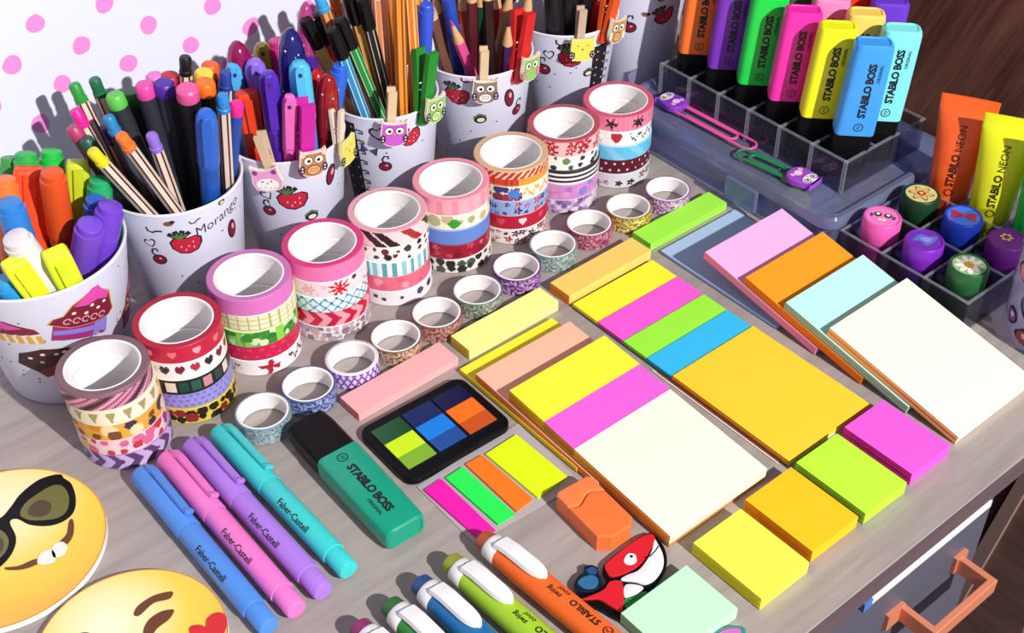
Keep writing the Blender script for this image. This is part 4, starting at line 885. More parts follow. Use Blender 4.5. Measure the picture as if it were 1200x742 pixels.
# owl paper clips on the lid
def owl_clip(px_top, px_end, wire, body, label, owl_px, owl_dir):
    z = BH+.0004
    a, e = P(*px_top, z), P(*px_end, z); d = (e-a); L_ = d.length; d.normalize()
    t = thing('paper_clip', label, 'paper clip', (a.x, a.y, z-.0004+.0002), math.atan2(d.y, d.x), 'owl paper clips on the storage box lid')
    b = MB(); r = .0009; W1, W2 = .0062, .0042
    arc = lambda cx, w, s0: [(cx+w*math.sin(PI*k/8)*s0, w*math.cos(PI*k/8), r) for k in range(9)]
    pts = [(.012, W2, r)]+[(.012+(L_*.78-.012)*k/3, W2, r) for k in range(1, 3)]+arc(L_*.74, W2, 1)+[(L_*.4, -W2, r), (.020, -W2, r)]
    b.tube(pts, r, mat(wire, .35), 8)
    pts = [(.006, W1, r)]+[(L_*.5, W1, r)]+arc(L_-W1, W1, 1)+[(L_*.5, -W1, r), (.010, -W1, r)]
    b.tube(pts, r, mat(wire, .35), 8); b.build('wire', t)
    b = MB(); o = [(-.008, -.0065), (-.0095, -.008), (-.0100, -.004), (-.0098, .004), (-.0095, .008), (-.008, .0065), (-.001, .0088), (.007, .0092), (.0115, .0060), (.0130, 0), (.0115, -.0060), (.007, -.0092), (-.001, -.0088)]
    o = [(x*owl_dir, y) for x, y in spline(o, 4)]
    b.prism(o, .0005, .0050, mat(body, .35), bev=.0010)
    q = lambda pts: [(x*owl_dir, y) for x, y in pts]; W = mat('#f4eef6', .4); K = mat('#141018', .4)
    b.flat(q(ell(-.0045, 0, .0042, .0070, 20)), .0052, W); 
    for s_ in (-1, 1):
        b.flat(q(ell(-.0050, s_*.0036, .0026, .0026, 14)), .0053, K); b.flat(q(ell(-.0050, s_*.0036, .0020, .0020, 14)), .0054, W); b.flat(q(ell(-.0048, s_*.0034, .0011, .0011, 10)), .0055, K)
        b.flat(q(ell(.0070, s_*.0048, .0020, .0016, 12)), .0053, mat('#f3b8e4', .4))
    b.flat(q(ell(.0055, 0, .0030, .0034, 14)), .0053, mat('#f6d4f0', .4)); b.flat(q([(-.003, -.0008), (-.003, .0008), (-.001, 0)]), .0055, mat('#e09a30', .4))
    b.build('owl_charm', t)
owl_clip((786, 122), (884, 174), '#f45aa8', '#8a3cc4', 'pink wire paper clip with a purple owl, on the lid near the pink cat tape', None, 1)
owl_clip((942, 213), (865, 178), '#1c8a4c', '#a04ac8', 'green wire paper clip with a violet owl at the lid corner', None, 1)
# ---------------------------------------------------------------- stamp rack
SX0, SX1, SY0, SY1, SZ = .6150, .742, .3020, .4050, .0245
sr = thing('stamp_rack', 'clear acrylic rack of round stamps and neon tubes beside the cream pad', 'rack', ((SX0+SX1)/2, (SY0+SY1)/2, .0003))
sw, sl = SX1-SX0, SY1-SY0
b = MB(); b.box(sw, sl, .0016, M_ACR, T(0, 0, .0008)); b.build('base_plate', sr)
def swall(nm, w, d, x, y, h=SZ):
    b = MB(); b.box(w, d, h, M_ACR, T(x, y, h/2+.0016)); b.box(w+.0002, d+.0002, .0011, M_ACE, T(x, y, h+.0014)); b.build(nm, sr)
for x in (-sw/2+.0008, -sw/2+.0415, -sw/2+.0830, sw/2-.0008): swall('long_wall', .0014, sl, x, 0)
for k in range(4): swall('divider', sw, .0014, 0, -sl/2+.0007+(sl-.0014)*k/3)
def stamp(x, y, c, dk, label, deco):
    t = thing('rubber_stamp', label, 'stamp', (x, y, .0024), -1.05, 'round stamps in the clear rack')
    b = MB(); b.lathe([(.0118, 0), (.0126, .0010), (.0126, .0180), (.0122, .0190)], mat(dk, .4), 40); b.build('holder', t)
    b = MB(); b.lathe([(.0128, .0190), (.0130, .0196), (.0130, .0338), (.0122, .0350), (.0112, .0350), (.0110, .0344)], mat(c, .4), 40); b.build('cap', t)
    b = MB(); z = .0346; fl_ = lambda p, dz, m_: b.flat(p, z+dz, m_); Wt = mat('#f2ead2', .45); Kk = mat('#151318', .45)
    if deco == 'daisy':
        fl_(ell(0, 0, .0106, .0106, 32), 0, mat('#8cba94', .45))
        for k in range(9): q_ = k*2*PI/9; fl_(ell(.0062*math.cos(q_), .0062*math.sin(q_), .0034, .0019, 10, q_), .0002, Wt)
        fl_(ell(0, 0, .0030, .0030, 16), .0004, mat('#d8a02c', .45))
    elif deco == 'bloom':
        fl_(ell(0, 0, .0106, .0106, 32), 0, mat('#d8c88c', .45)); fl_([((.0066+.0022*math.cos(6*a))*math.cos(a), (.0066+.0022*math.cos(6*a))*math.sin(a)) for a in [k*PI/24 for k in range(48)]], .0002, mat('#6a3c24', .45))
        fl_([((.0058+.0020*math.cos(6*a))*math.cos(a), (.0058+.0020*math.cos(6*a))*math.sin(a)) for a in [k*PI/24 for k in range(48)]], .0003, mat('#e0b868', .45)); fl_(ell(0, 0, .0030, .0030, 18), .0004, mat('#a83c34', .45)); fl_(ell(0, 0, .0014, .0014, 12), .0005, mat('#e8c878', .45))
    elif deco == 'bow':
        fl_(ell(0, 0, .0108, .0108, 32), 0, mat('#3c7ae0', .45))
        for s_ in (-1, 1): fl_(spline([(0, .001), (s_*.004, .0042), (s_*.0086, .0045), (s_*.0078, 0), (s_*.0086, -.0042), (s_*.004, -.0036), (0, -.001)], 4), .0002, mat('#a82c5c', .45))
        fl_(ell(0, 0, .0016, .0020, 12), .0004, mat('#c83c6c', .45))
    elif deco == 'face':
        fl_(ell(0, 0, .0108, .0108, 32), 0, mat('#f07cc0', .45))
        for s_ in (-1, 1): fl_(ell(s_*.0034, .0022, .0026, .0026, 16), .0002, Kk); fl_(ell(s_*.0034, .0026, .0014, .0014, 10), .0003, Wt); fl_(ell(s_*.0074, .0004, .0012, .0022, 10), .0002, mat('#5c3c7c', .45)); fl_(ell(s_*.0012, -.0036, .0015, .0013, 10), .0002, Wt)
    elif deco == 'shell':
        fl_(ell(0, 0, .0106, .0106, 32), 0, mat('#6a2cb0', .45)); fl_(spline([(-.0078, -.003), (-.004, .0056), (.002, .0048), (.0074, .0064), (.0056, -.001), (.0014, -.0056), (-.003, -.002)], 5), .0002, mat('#5c6cc8', .45)); fl_(spline([(-.004, .001), (0, .003), (.004, .003), (.002, -.002)], 5), .0003, mat('#8c8ce0', .45))
    else:
        fl_(ell(0, 0, .0108, .0108, 32), 0, mat('#6a1c7c', .45))
        for k in range(6): q_ = k*PI/3; fl_(ell(.0030*math.cos(q_)-.001, .0030*math.sin(q_)+.002, .0014, .0012, 8), .0002, mat('#d8b05c', .45))
    b.build('picture_disc', t); return t
SYs = [.3190, .3535, .3880]; SXa, SXb = .6358, .6780
for x, y, c, dk, lab, deco in ((SXa, SYs[2], '#ea5cb4', '#a8287c', 'pink stamp with a smiling face disc, nearest the clear storage box', 'face'), (SXa, SYs[1], '#7a24b8', '#4c1478', 'violet stamp with a blue shell disc, next to the pink stamp', 'shell'), (SXa, SYs[0], '#1c5a2c', '#0f3418', 'dark green stamp with a white daisy disc', 'daisy'),
        (SXb, SYs[2], '#123a20', '#0a2413', 'dark green stamp with a tan blossom disc, below the orange tube', 'bloom'), (SXb, SYs[1], '#1c3fb8', '#12286c', 'blue stamp with a red bow disc', 'bow'), (SXb, SYs[0], '#641a78', '#3c0c4c', 'dark purple stamp with tiny yellow blossom, beside the green tube', 'tiny')):
    stamp(x, y, c, dk, lab, deco)
def neon_tube(x, y, c, label, lean=0.0):
    t = thing('highlighter_tube', label, 'highlighter', (x, y, .0024), R(-62), 'neon tube highlighters in the stamp rack')
    m = mat(c, .36, coat=.2); b = MB()
    sec = lambda w, d, z: [(w*math.copysign(abs(math.cos(q*PI/16))**.85, math.cos(q*PI/16)), d*math.sin(q*PI/16)+lean*z, z) for q in range(32)]
    b.loft([sec(.0125, .0120, .014), sec(.0140, .0128, .020), sec(.0152, .0118, .045), sec(.0170, .0080, .072), sec(.0186, .0036, .088), sec(.0190, .0016, .0905), sec(.0192, .0013, .100), sec(.0190, .0010, .1008)], m)
    prof = [(.0125, .014), (.0128, .020), (.0118, .045), (.0080, .072), (.0036, .088)]
    def yd(z):
        for (d0, z0), (d1, z1) in zip(prof, prof[1:]):
            if z <= z1: return d0+(d1-d0)*(z-z0)/(z1-z0)
        return .0036
    def wr(ox, oz):
        def f(X, Y):
            z = oz+X; x_ = ox-Y; w = .0155; d = yd(z)
            return (x_, -d*math.sqrt(max(0, 1-(x_/w)**2))*1.0-.00045+lean*z, z)
        return f
    b.text('STABILO', .0072, wr(.000, .0480), M_INK, .02, spacing=.9); b.text('NEON', .0068, wr(.0005, .0725), M_INK, -.004)
    b.stroke([(.0026*math.cos(k*PI/12), .0026*math.sin(k*PI/12)) for k in range(25)], .0006, wr(.0005, .0305), M_INK)
    b.build('tube', t)
    b = MB(); b.lathe([(.0105, 0), (.0115, .001), (.0118, .0145)], mat(c, .4), 28); b.build('cap', t); return t
neon_tube(.7110, SYs[2]-.001, '#fb6426', 'orange neon tube highlighter beside the clear storage box', -.05); neon_tube(.7115, SYs[1], '#eaf01c', 'yellow neon tube highlighter between orange and green tubes', -.05); neon_tube(.7125, SYs[0], '#1fc93c', 'green neon tube highlighter at the cropped photo edge', -.05)
# ---------------------------------------------------------------- clear jar with sticker blobs
M_JAR = clear_mat('#f0eef8', '#d4d0e6', .20, .08, 'jar_plastic')
jx, jy = .6650, .2625
jt = thing('plastic_jar', 'clear plastic jar printed with colourful stickers beside the big cream pad', 'jar', (jx, jy, .0003))
b = MB(); b.lathe([(.0300, .0004), (.0335, .0000), (.0350, .0016), (.0355, .010), (.0375, .075), (.0385, .0765), (.0385, .079), (.0365, .0785), (.0345, .012), (.0320, .0030), (0.001, .0028)], M_JAR, 64, c0=True, c1=True)
b.build('body', jt)
b = MB(); rj = random.Random(5); a0 = math.atan2(-jy, -jx)
def js(cx, cz, off):
    return lambda x, y: ((.0356+.002*(cz+y-.01)/.065+off)*math.cos(a0+cx+x/.036), (.0356+.002*(cz+y-.01)/.065+off)*math.sin(a0+cx+x/.036), cz+y)
for cx, cz, w, h, c1, c2 in ((-.55, .012, .007, .006, '#b8384c', '#e8d8d0'), (-.15, .009, .008, .006, '#d8c05c', '#6a4a8c'), (.25, .011, .006, .006, '#3c4c9c', '#e8e8f0'), (-.62, .036, .006, .010, '#4c6aa8', '#f0f0f4'), (-.2, .034, .008, .007, '#d84c5c', '#f0d8a8'), (-.45, .060, .008, .008, '#c44c7c', '#e8c8d8'), (.2, .052, .007, .008, '#e0a03c', '#c83c44'), (-.95, .02, .006, .006, '#8c5ca8', '#e8e0f0'), (-.9, .055, .007, .007, '#d87c9c', '#f4e8ec'), (.6, .03, .008, .008, '#5c9c8c', '#f0e8d0')):
    b.mapped(spline([(w*math.cos(k*PI/4)*rj.uniform(.8, 1.15), h*math.sin(k*PI/4)*rj.uniform(.8, 1.15)) for k in range(8)], 3), js(cx, cz, .0003), INK)
    b.mapped(ell(0, 0, w*.8, h*.78, 14, .3), js(cx, cz, .0005), mat(c1, .45)); b.mapped(ell(w*.15, h*.2, w*.35, h*.35, 10), js(cx, cz, .0007), mat(c2, .45), 2)
st_ = b.build('sticker_print', jt)
# ---------------------------------------------------------------- pens in the cups
def chamf(seg, r): return [(r*math.cos(2*PI*i/seg), r*math.sin(2*PI*i/seg)) for i in range(seg)]
M_STRP = mat('#3a2326', .45); M_IVORY = mat('#eed8c6', .45); M_ORG = mat('#f08a2a', .42)
def k_liner(t, L, body, capc, stripe='#3a2326', capdark=None):
    """hexagonal striped fineliner: coloured end plug, striped barrel"""
    r = .0041; b = MB(); mb = mat(body, .42); ms = mat(stripe, .45)
    for k in range(6):       # faces with dark edges between them
        a0, a1 = k*PI/3, (k+1)*PI/3; p0, p1 = Vector((math.cos(a0), math.sin(a0), 0))*r, Vector((math.cos(a1), math.sin(a1), 0))*r
        cuts = [0, .17, .83, 1]
        for j in range(3):
            q0, q1 = p0.lerp(p1, cuts[j]), p0.lerp(p1, cuts[j+1])
            b.faces([(q0.x, q0.y, 0), (q1.x, q1.y, 0), (q1.x, q1.y, L-.012), (q0.x, q0.y, L-.012)], [(0, 1, 2, 3)], mb if j == 1 else ms)
    b.faces([(r*math.cos(k*PI/3), r*math.sin(k*PI/3), 0) for k in range(6)], [tuple(range(5, -1, -1))], ms); b.build('barrel', t)
    b = MB(); m = mat(capc, .4); b.lathe([(.0040, L-.0122), (.0041, L-.0095), (.0036, L-.009), (.0037, L-.0015), (.0030, L-.0002), (.0022, L)], m, 18); b.build('end_plug', t)
def k_dark(t, L, capc, body='#2e323c', r=.0056):
    b = MB(); b.lathe([(r*.62, 0), (r*.78, .003), (r*.80, .045), (r, .065), (r, L-.0085)], mat(body, .4, spec=.3), 22); b.build('barrel', t)
    b = MB(); b.lathe([(r, L-.0087), (r*1.04, L-.0080), (r*.98, L-.0016), (r*.8, L-.0003), (r*.5, L)], mat(capc, .4), 22); b.build('end_plug', t)
def k_marker(t, L, c, capc=None, r=.0062, clip=True, step=True):
    capc = capc or c
    b = MB(); b.lathe([(r*.6, 0), (r*.76, .003), (r*.78, min(.045, L-.060)), (r*.95, min(.062, L-.05)), (r*.97, L-.045)], mat(c, .38), 24); b.build('barrel', t)
    b = MB(); m = mat(capc, .36)
    pr = [(r*1.03, L-.0452), (r*1.05, L-.044), (r, L-.006)] + ([(r*.99, L-.005), (r*.86, L-.0047), (r*.84, L-.0008), (r*.7, L)] if step else [(r*.98, L-.003), (r*.85, L-.0008), (r*.6, L)])
    b.lathe(pr, m, 24); c_ = b.build('cap', t)
    if clip:
        b = MB(); b.loft([[(-.0018, r*.8, z), (.0018, r*.8, z), (.0018, r*.8+h, z), (-.0018, r*.8+h, z)] for z, h in ((L-.040, .0030), (L-.037, .0034), (L-.010, .0036), (L-.004, .0026))], m, smooth=False); b.build('clip', c_)
def k_flat(t, L, c, capc=None, w=.0125, d=.0085):
    """flat pocket highlighter with a clip"""
    capc = capc or c; b = MB(); b.loft([rr3(w*.68, d*.68, .002, 0), rr3(w*.74, d*.74, .0022, .004), rr3(w*.76, d*.76, .0022, .04), rr3(w*.96, d*.96, .0022, .056), rr3(w*.96, d*.96, .0022, L-.044)], mat(c, .38)); b.build('barrel', t)
    b = MB(); m = mat(capc, .36); b.loft([rr3(w, d, .0022, L-.0445), rr3(w, d, .0022, L-.004), rr3(w*.9, d*.85, .002, L-.0008), rr3(w*.8, d*.7, .0015, L)], m); c_ = b.build('cap', t)
    b = MB(); b.loft([rr3(w*.42, .0016, .0006, z) for z in (L-.038, L-.012, L-.003)], m, T(0, -d/2-.0011, 0)); b.build('clip', c_)
def k_round(t, L, c, capc=None, r=.0056, hole=True):
    """gel pen with a rounded cap pierced at the top"""
    capc = capc or c; b = MB(); b.lathe([(r*.6, 0), (r*.76, .003), (r*.78, .045), (r*.92, .062), (r*.94, L-.042)], mat(c, .3), 22); b.build('barrel', t)
    b = MB(); m = mat(capc, .28); b.lathe([(r, L-.0425), (r*1.03, L-.040), (r*1.0, L-.010), (r*.9, L-.004), (r*.6, L-.0008), (r*.2, L)], m, 22); c_ = b.build('cap', t)
    b = MB(); b.prism([(-.0026, -.038), (.0026, -.038), (.0030, -.008), (.0028, -.002), (.0016, .0006), (-.0016, .0006), (-.0028, -.002), (-.0030, -.008)], 0, .0018, m, Matrix(((1, 0, 0, 0), (0, 0, -1, -r-.0002), (0, 1, 0, L), (0, 0, 0, 1))), .0003)
    if hole: b.flat(ell(0, -.0045, .0013, .0016, 12), .00195, mat('#3a2c5c', .5), Matrix(((1, 0, 0, 0), (0, 0, -1, -r-.0002), (0, 1, 0, L), (0, 0, 0, 1))))
    b.build('clip', c_)
def k_jewel(t, L, c, r=.0074):
    """translucent pen with a pointed glossy cap"""
    m = mat(c, .12, coat=.6); b = MB(); b.lathe([(r*.55, 0), (r*.70, .004), (r*.72, .045), (r*.86, .065), (r*.88, L-.046)], m, 20); b.build('barrel', t)
    b = MB(); b.lathe([(r, L-.0462), (r*1.04, L-.044), (r, L-.020), (r*.86, L-.010), (r*.6, L-.004), (r*.25, L-.0006), (.0004, L)], m, 20)
    for k in range(6): b.lathe([(.0007, 0), (.0004, .0004)], mat('#f0d8e8', .15), 8, rot(0, PI/2, k*1.05) @ T(-(L-.012-.003*(k % 2)), 0, r*.9))
    b.build('cap', t)
def k_pencil(t, L, c, lead=None, r=.0038):
    lead = lead or c; b = MB(); m = mat(c, .35)
    b.loft([[(r*math.cos(k*PI/3), r*math.sin(k*PI/3), z) for k in range(6)] for z in (0, L-.020)], m, smooth=False, cap1=False); b.build('barrel', t)
    b = MB(); b.loft([[(q*math.cos(k*PI/6), q*math.sin(k*PI/6), z) for k in range(12)] for q, z in ((r*.99, L-.0205), (r*.92, L-.0185), (.0012, L-.0045))], mat('#d8ac7c', .6)); b.build('wood_cone', t)
    b = MB(); b.lathe([(.0013, L-.0047), (.0010, L-.002), (.0003, L)], mat(lead, .5), 10); b.build('lead', t)
def k_stripe(t, L, c, line='#f8c070', end='#f3f0ea'):
    """orange hexagonal fineliner with pale edge lines"""
    k_liner(t, L, c, end, line)
def k_cap(t, L, c, capc='#141216', line='#e8d8b0'):
    """hexagonal striped fineliner stored cap up"""
    r = .0041; k_liner_body(t, L-.022, c, line); b = MB(); m = mat(capc, .4, spec=.25)
    b.lathe([(.0046, L-.0225), (.0047, L-.021), (.0046, L-.004), (.0040, L-.0006), (.0030, L)], m, 18)
    b.box(.0022, .0016, .017, m, T(0, -.0054, L-.0115), .0004); b.build('cap', t)
def k_liner_body(t, L, body, stripe):
    r = .0041; b = MB(); mb = mat(body, .42); ms = mat(stripe, .45)
    for k in range(6):
        a0, a1 = k*PI/3, (k+1)*PI/3; p0, p1 = Vector((math.cos(a0), math.sin(a0), 0))*r, Vector((math.cos(a1), math.sin(a1), 0))*r
        cuts = [0, .10, .90, 1]
        for j in range(3):
            q0, q1 = p0.lerp(p1, cuts[j]), p0.lerp(p1, cuts[j+1])
            b.faces([(q0.x, q0.y, 0), (q1.x, q1.y, 0), (q1.x, q1.y, L), (q0.x, q0.y, L)], [(0, 1, 2, 3)], mb if j == 1 else ms)
    b.build('barrel', t)
KIND = {'liner': (k_liner, 'fineliner', 'pen', .0044), 'dark': (k_dark, 'marker_pen', 'pen', .0058), 'marker': (k_marker, 'marker_pen', 'pen', .0066), 'flat': (k_flat, 'highlighter', 'highlighter', .0080), 'round': (k_round, 'gel_pen', 'pen', .0062),
        'jewel': (k_jewel, 'gel_pen', 'pen', .0078), 'pencil': (k_pencil, 'pencil', 'pencil', .0041), 'stripe': (k_stripe, 'fineliner', 'pen', .0044), 'cap': (k_cap, 'fineliner', 'pen', .0052), 'hl': (k_marker, 'highlighter', 'highlighter', .0085)}
QUEUE = {}
def segdist(p1, q1, p2, q2):
    """closest distance of two segments and the height where it happens"""
    d1, d2, r = q1-p1, q2-p2, p1-p2; a, e, f_ = d1.dot(d1), d2.dot(d2), d2.dot(r); c = d1.dot(r); b_ = d1.dot(d2); den = a*e-b_*b_
    s = min(1, max(0, (b_*f_-c*e)/den)) if den > 1e-12 else 0
    t = (b_*s+f_)/e
    if t < 0: t = 0; s = min(1, max(0, -c/a))
    elif t > 1: t = 1; s = min(1, max(0, (b_-c)/a))
    x, y = p1+d1*s, p2+d2*t
    return (x-y).length, (x.z+y.z)/2
def pen(key, kind, top, low, L, args, label, group, kw=None):
    """top: pixel of the pen's end; low: a pixel further down its axis; the pen stands in cup key"""
    QUEUE.setdefault(key, []).append((kind, top, low, L, args, label, group, dict(kw or {})))
def solve(key):
    cx, cy, R0, R1, h = CUPS[key]; items = QUEUE[key]; tc = Vector((-cx, -cy, 0)).normalized()
    order = sorted(range(len(items)), key=lambda i: items[i][1][1]); n = len(items); cands = []
    for i, (kind, top, low, L, args, label, group, kw) in enumerate(items):
        fn, name, cat, r = KIND[kind]; auto = -.75+1.5*order.index(i)/max(1, n-1)
        fb = kw.pop('fb', auto); zs = kw.pop('zs', (.0034, .016)); wf = 5.0 if fb == auto else 9.0
        if 'w' in kw: r = kw['w']*.55
        elif 'r' in kw: r = kw['r']*1.05
        items[i] += (r,); dr = ray(*top); want = (Vector(low)-Vector(top)).normalized(); cs = []
        for Lk in (L, L-.012, L+.012, L-.024):
            for z0 in zs:
                for ir in range(6):
                    for ia in range(18 if ir else 1):
                        q = (R1+(R0-R1)*z0/h-r*1.06-.003)*ir/5; base = Vector((cx+q*math.cos(ia*PI/9), cy+q*math.sin(ia*PI/9), z0+r*.5))
                        oc = CAM-base; bq = oc.dot(dr); D = bq*bq-(oc.dot(oc)-Lk*Lk)
                        if D < 0: continue
                        for sg in (-1, 1):
                            tp = CAM+dr*(-bq+sg*math.sqrt(D)); ax = (tp-base)/Lk
                            if ax.z < .45: continue
                            cr_ = base+ax*((h-z0)/ax.z); off = math.hypot(cr_.x-cx, cr_.y-cy)-(R0-r-.0025)
                            cost = max(0, off)*6000
                            bp = base-CAM; w = bp.dot(CF); bu = (600+F*bp.dot(CR)/w, 371+F*bp.dot(CD)/w)
                            cost += 170*(1-(Vector(bu)-Vector(top)).normalized().dot(want))
                            cost += abs(Lk-L)*30+(z0-.0034)*20+abs((cr_-Vector((cx, cy, h))).dot(tc)/R0-fb)*wf
                            if tp.y > YW-.010: cost += (tp.y-YW+.010)*3000
                            cs.append((cost, base, tp, Lk))
        cs.sort(key=lambda c: c[0]); cands.append(cs[:420])
    pick = [None]*n
    for sweep in range(7):
        for i in range(n):
            best = None; r = items[i][8]
            for c in cands[i]:
                cost = c[0]
                if best is not None and cost >= best[0]: break
                for j in range(n):
                    if j == i or pick[j] is None: continue
                    o = pick[j]; dd, zz = segdist(c[1], c[2], o[1], o[2]); lim = (r+items[j][8])*(1 if zz > .055 else .84)+.0003
                    if dd < lim: cost += ((lim-dd)*2600+1.2)*(1 if zz > h*.7 else .5)
                    if best is not None and cost >= best[0]: break
                else:
                    best = (cost, c)
            if best is None: best = (0, cands[i][0])
            pick[i] = best[1]
    for it, (cost, base, tp, Lk) in zip(items, pick):
        kind, top, low, L, args, label, group, kw, r = it; fn, name, cat, _ = KIND[kind]
        d = (tp-base).normalized(); view = (CAM-tp); yv = -(view-d*view.dot(d)).normalized(); xv = yv.cross(d)
        t = thing(name, label, cat, base, group=group, q=Matrix((xv, yv, d)).transposed().to_quaternion())
        fn(t, Lk, *args, **kw)
GA, GB, GC, GD, GE, GF, GG = 'highlighters in the muffin cup', 'pens in the lettered strawberry cup', 'chunky pens in the gel pen cup', 'pens in the spiral edge cup', 'pencils in the pencil cup', 'pens in the black pen cup', 'pens in the cup behind the rack'
cA = lambda *a: pen('A', a[0], a[1], a[2], a[3], a[4], a[5], GA, a[6] if len(a) > 6 else None)
cA('hl', (12, 184), (20, 300), .140, ('#2c8a3c', '#3a9c48'), 'dark green round capped highlighter at the back of the muffin cup', dict(r=.0068, fb=-0.75, zs=(.0034, .018, .034)))
cA('hl', (30, 179), (38, 300), .140, ('#1f9c3c', '#2bb04c'), 'green round capped highlighter between dark green and orange ones in the muffin cup', dict(r=.0074, fb=-0.6, zs=(.0034, .018, .034)))
cA('hl', (60, 176), (62, 300), .138, ('#1aa83c', '#22c04a'), 'bright green capped highlighter behind the burnt orange one in the muffin cup', dict(r=.0074, fb=-0.55, zs=(.0034, .018, .034)))
cA('flat', (34, 196), (50, 330), .130, ('#fb4d20',), 'large orange red highlighter with a clip in the muffin cup', dict(w=.018, d=.012, fb=-0.2, zs=(.0034, .018, .034)))
cA('hl', (61, 201), (70, 330), .128, ('#d8481c', '#e2541f'), 'burnt orange highlighter with a stepped cap in the muffin cup', dict(r=.0076, fb=-0.1, zs=(.0034, .018, .034)))
cA('flat', (91, 189), (92, 330), .135, ('#b8cc24', '#c4d428'), 'lime highlighter with a bright clip at the back of the muffin cup', dict(w=.014, d=.010, zs=(.0034, .018, .034), fb=-0.45))
cA('hl', (117, 210), (118, 330), .128, ('#1c9c5c', '#26ac68'), 'teal green highlighter beside the blue one in the muffin cup', dict(r=.0074, fb=-0.2, zs=(.0034, .018, .034)))
cA('hl', (112, 232), (114, 340), .124, ('#2c5cc0', '#3a62c8'), 'blue highlighter behind the two purple ones in the muffin cup', dict(r=.0070, fb=0, zs=(.0034, .018, .034)))
cA('hl', (130, 240), (124, 340), .122, ('#6a3cc8', '#7444d0'), 'taller purple highlighter by the rim of the muffin cup', dict(r=.0082, fb=0.15, zs=(.0034, .018, .034)))
cA('hl', (106, 262), (112, 340), .118, ('#6a40c4', '#764ad0'), 'shorter purple highlighter with a clip in the muffin cup', dict(r=.0086, fb=0.45, zs=(.0034, .018, .034)))
cA('hl', (4, 208), (24, 330), .132, ('#f9702c', '#fb7c38'), 'pale orange highlighter cut by the photo edge in the muffin cup', dict(r=.0080, fb=0.0, zs=(.0034, .018, .034)))
cA('hl', (10, 236), (46, 310), .128, ('#2478cc', '#2e82d4'), 'blue highlighter leaning across the muffin cup', dict(r=.0080, fb=0.2, zs=(.0034, .018, .034)))
cA('hl', (17, 277), (50, 320), .118, ('#d8d4da', '#e2dee4'), 'whitish translucent capped highlighter leaning in the muffin cup', dict(r=.0086, zs=(.0034, .018, .034), fb=0.25))
cA('flat', (64, 296), (100, 336), .112, ('#d8f01c', '#dff42a'), 'neon yellow highlighter leaning on the rim above the printed muffin', dict(w=.015, d=.012, zs=(.0034, .018, .034), fb=0.78))
cA('flat', (14, 306), (64, 344), .116, ('#b8dc1c', '#e6f62a'), 'two tone neon yellow highlighter lying low in the muffin cup', dict(w=.014, d=.011, fb=0.75, zs=(.0034, .018, .034)))
cA('hl', (2, 328), (40, 352), .112, ('#2494d4', '#2c9cdc'), 'sky blue highlighter lowest in the muffin cup', dict(r=.0066, fb=0.85, zs=(.0034, .018, .034)))
cB = lambda *a: pen('B', a[0], a[1], a[2], a[3], a[4], a[5], GB, a[6] if len(a) > 6 else None)
I = '#ecd4c4'
cB('liner', (217, 66), (221, 250), .168, (I, '#17151a'), 'ivory striped fineliner with a black end, tallest in the lettered cup')
cB('liner', (86, 98), (160, 240), .160, (I, '#2c9c3c'), 'ivory striped fineliner with a bright green end, leaning over the polka dots')
cB('liner', (110, 92), (170, 240), .160, (I, '#1c6a48'), 'ivory striped fineliner with a dark green end beside the bright green one')
cB('liner', (87, 128), (160, 245), .152, (I, '#f0249c'), 'ivory striped fineliner with a hot pink end', dict(fb=-0.1))
cB('dark', (84, 148), (150, 250), .150, ('#b83c6c', '#6a5a5c'), 'brownish pen with a dusky pink end low behind the hot pink fineliner', dict(r=.0044, fb=-0.1))
cB('liner', (126, 136), (180, 245), .150, ('#3a3c48', '#2a84c0', '#22242c'), 'dark fineliner with a blue end in the lettered cup', dict(fb=0.25))
cB('liner', (123, 148), (180, 250), .148, ('#c4907c', '#4c1c6a', '#5a2c2a'), 'dusky striped fineliner with a dark purple end', dict(fb=0.2))
cB('dark', (99, 162), (165, 250), .146, ('#1f5a48', '#2c3c3c'), 'dark teal ended marker pen behind the yellow ended fineliner', dict(r=.0044, fb=0.15))
cB('liner', (107, 176), (175, 250), .140, (I, '#ecdc1c'), 'ivory striped fineliner with a yellow end leaning over the cup rim', dict(fb=0.85))
cB('liner', (141, 158), (195, 250), .142, (I, '#f4782a'), 'ivory striped fineliner with an orange end', dict(fb=0.7))
cB('liner', (177, 157), (225, 250), .142, (I, '#9470d4'), 'ivory striped fineliner with a lavender end')
cB('dark', (133, 110), (170, 240), .158, ('#5cc44c',), 'grey barrelled marker pen with a light green end')
cB('dark', (153, 106), (190, 240), .158, ('#1f6a34',), 'grey barrelled marker pen with a dark green end', dict(r=.0064, fb=-0.2))
cB('dark', (168, 98), (200, 240), .160, ('#e048a4',), 'grey barrelled marker pen with a magenta end', dict(fb=-0.15))
cB('dark', (191, 96), (208, 240), .160, ('#4a249c',), 'grey barrelled marker pen with a purple end', dict(r=.0064, fb=0.0))
cB('dark', (181, 87), (205, 240), .164, ('#e07cc8',), 'marker pen with a pale pink end behind the magenta one', dict(fb=-0.6))
cB('dark', (199, 87), (212, 240), .164, ('#b81c34',), 'marker pen with a crimson end behind the purple one', dict(r=.0062, fb=-0.6))
cB('dark', (219, 102), (222, 240), .154, ('#e65a9c', '#101014'), 'black barrelled pen with a pink end in the lettered cup', dict(r=.0066, fb=0.1))
cB('dark', (240, 95), (238, 240), .158, ('#f4741c', '#101014'), 'black barrelled pen with an orange end', dict(r=.0062, fb=0.15))
cB('dark', (239, 83), (240, 240), .166, ('#f8d43a', '#17171c'), 'black barrelled pen with a yellow end behind the orange one', dict(r=.0060, fb=-0.1))
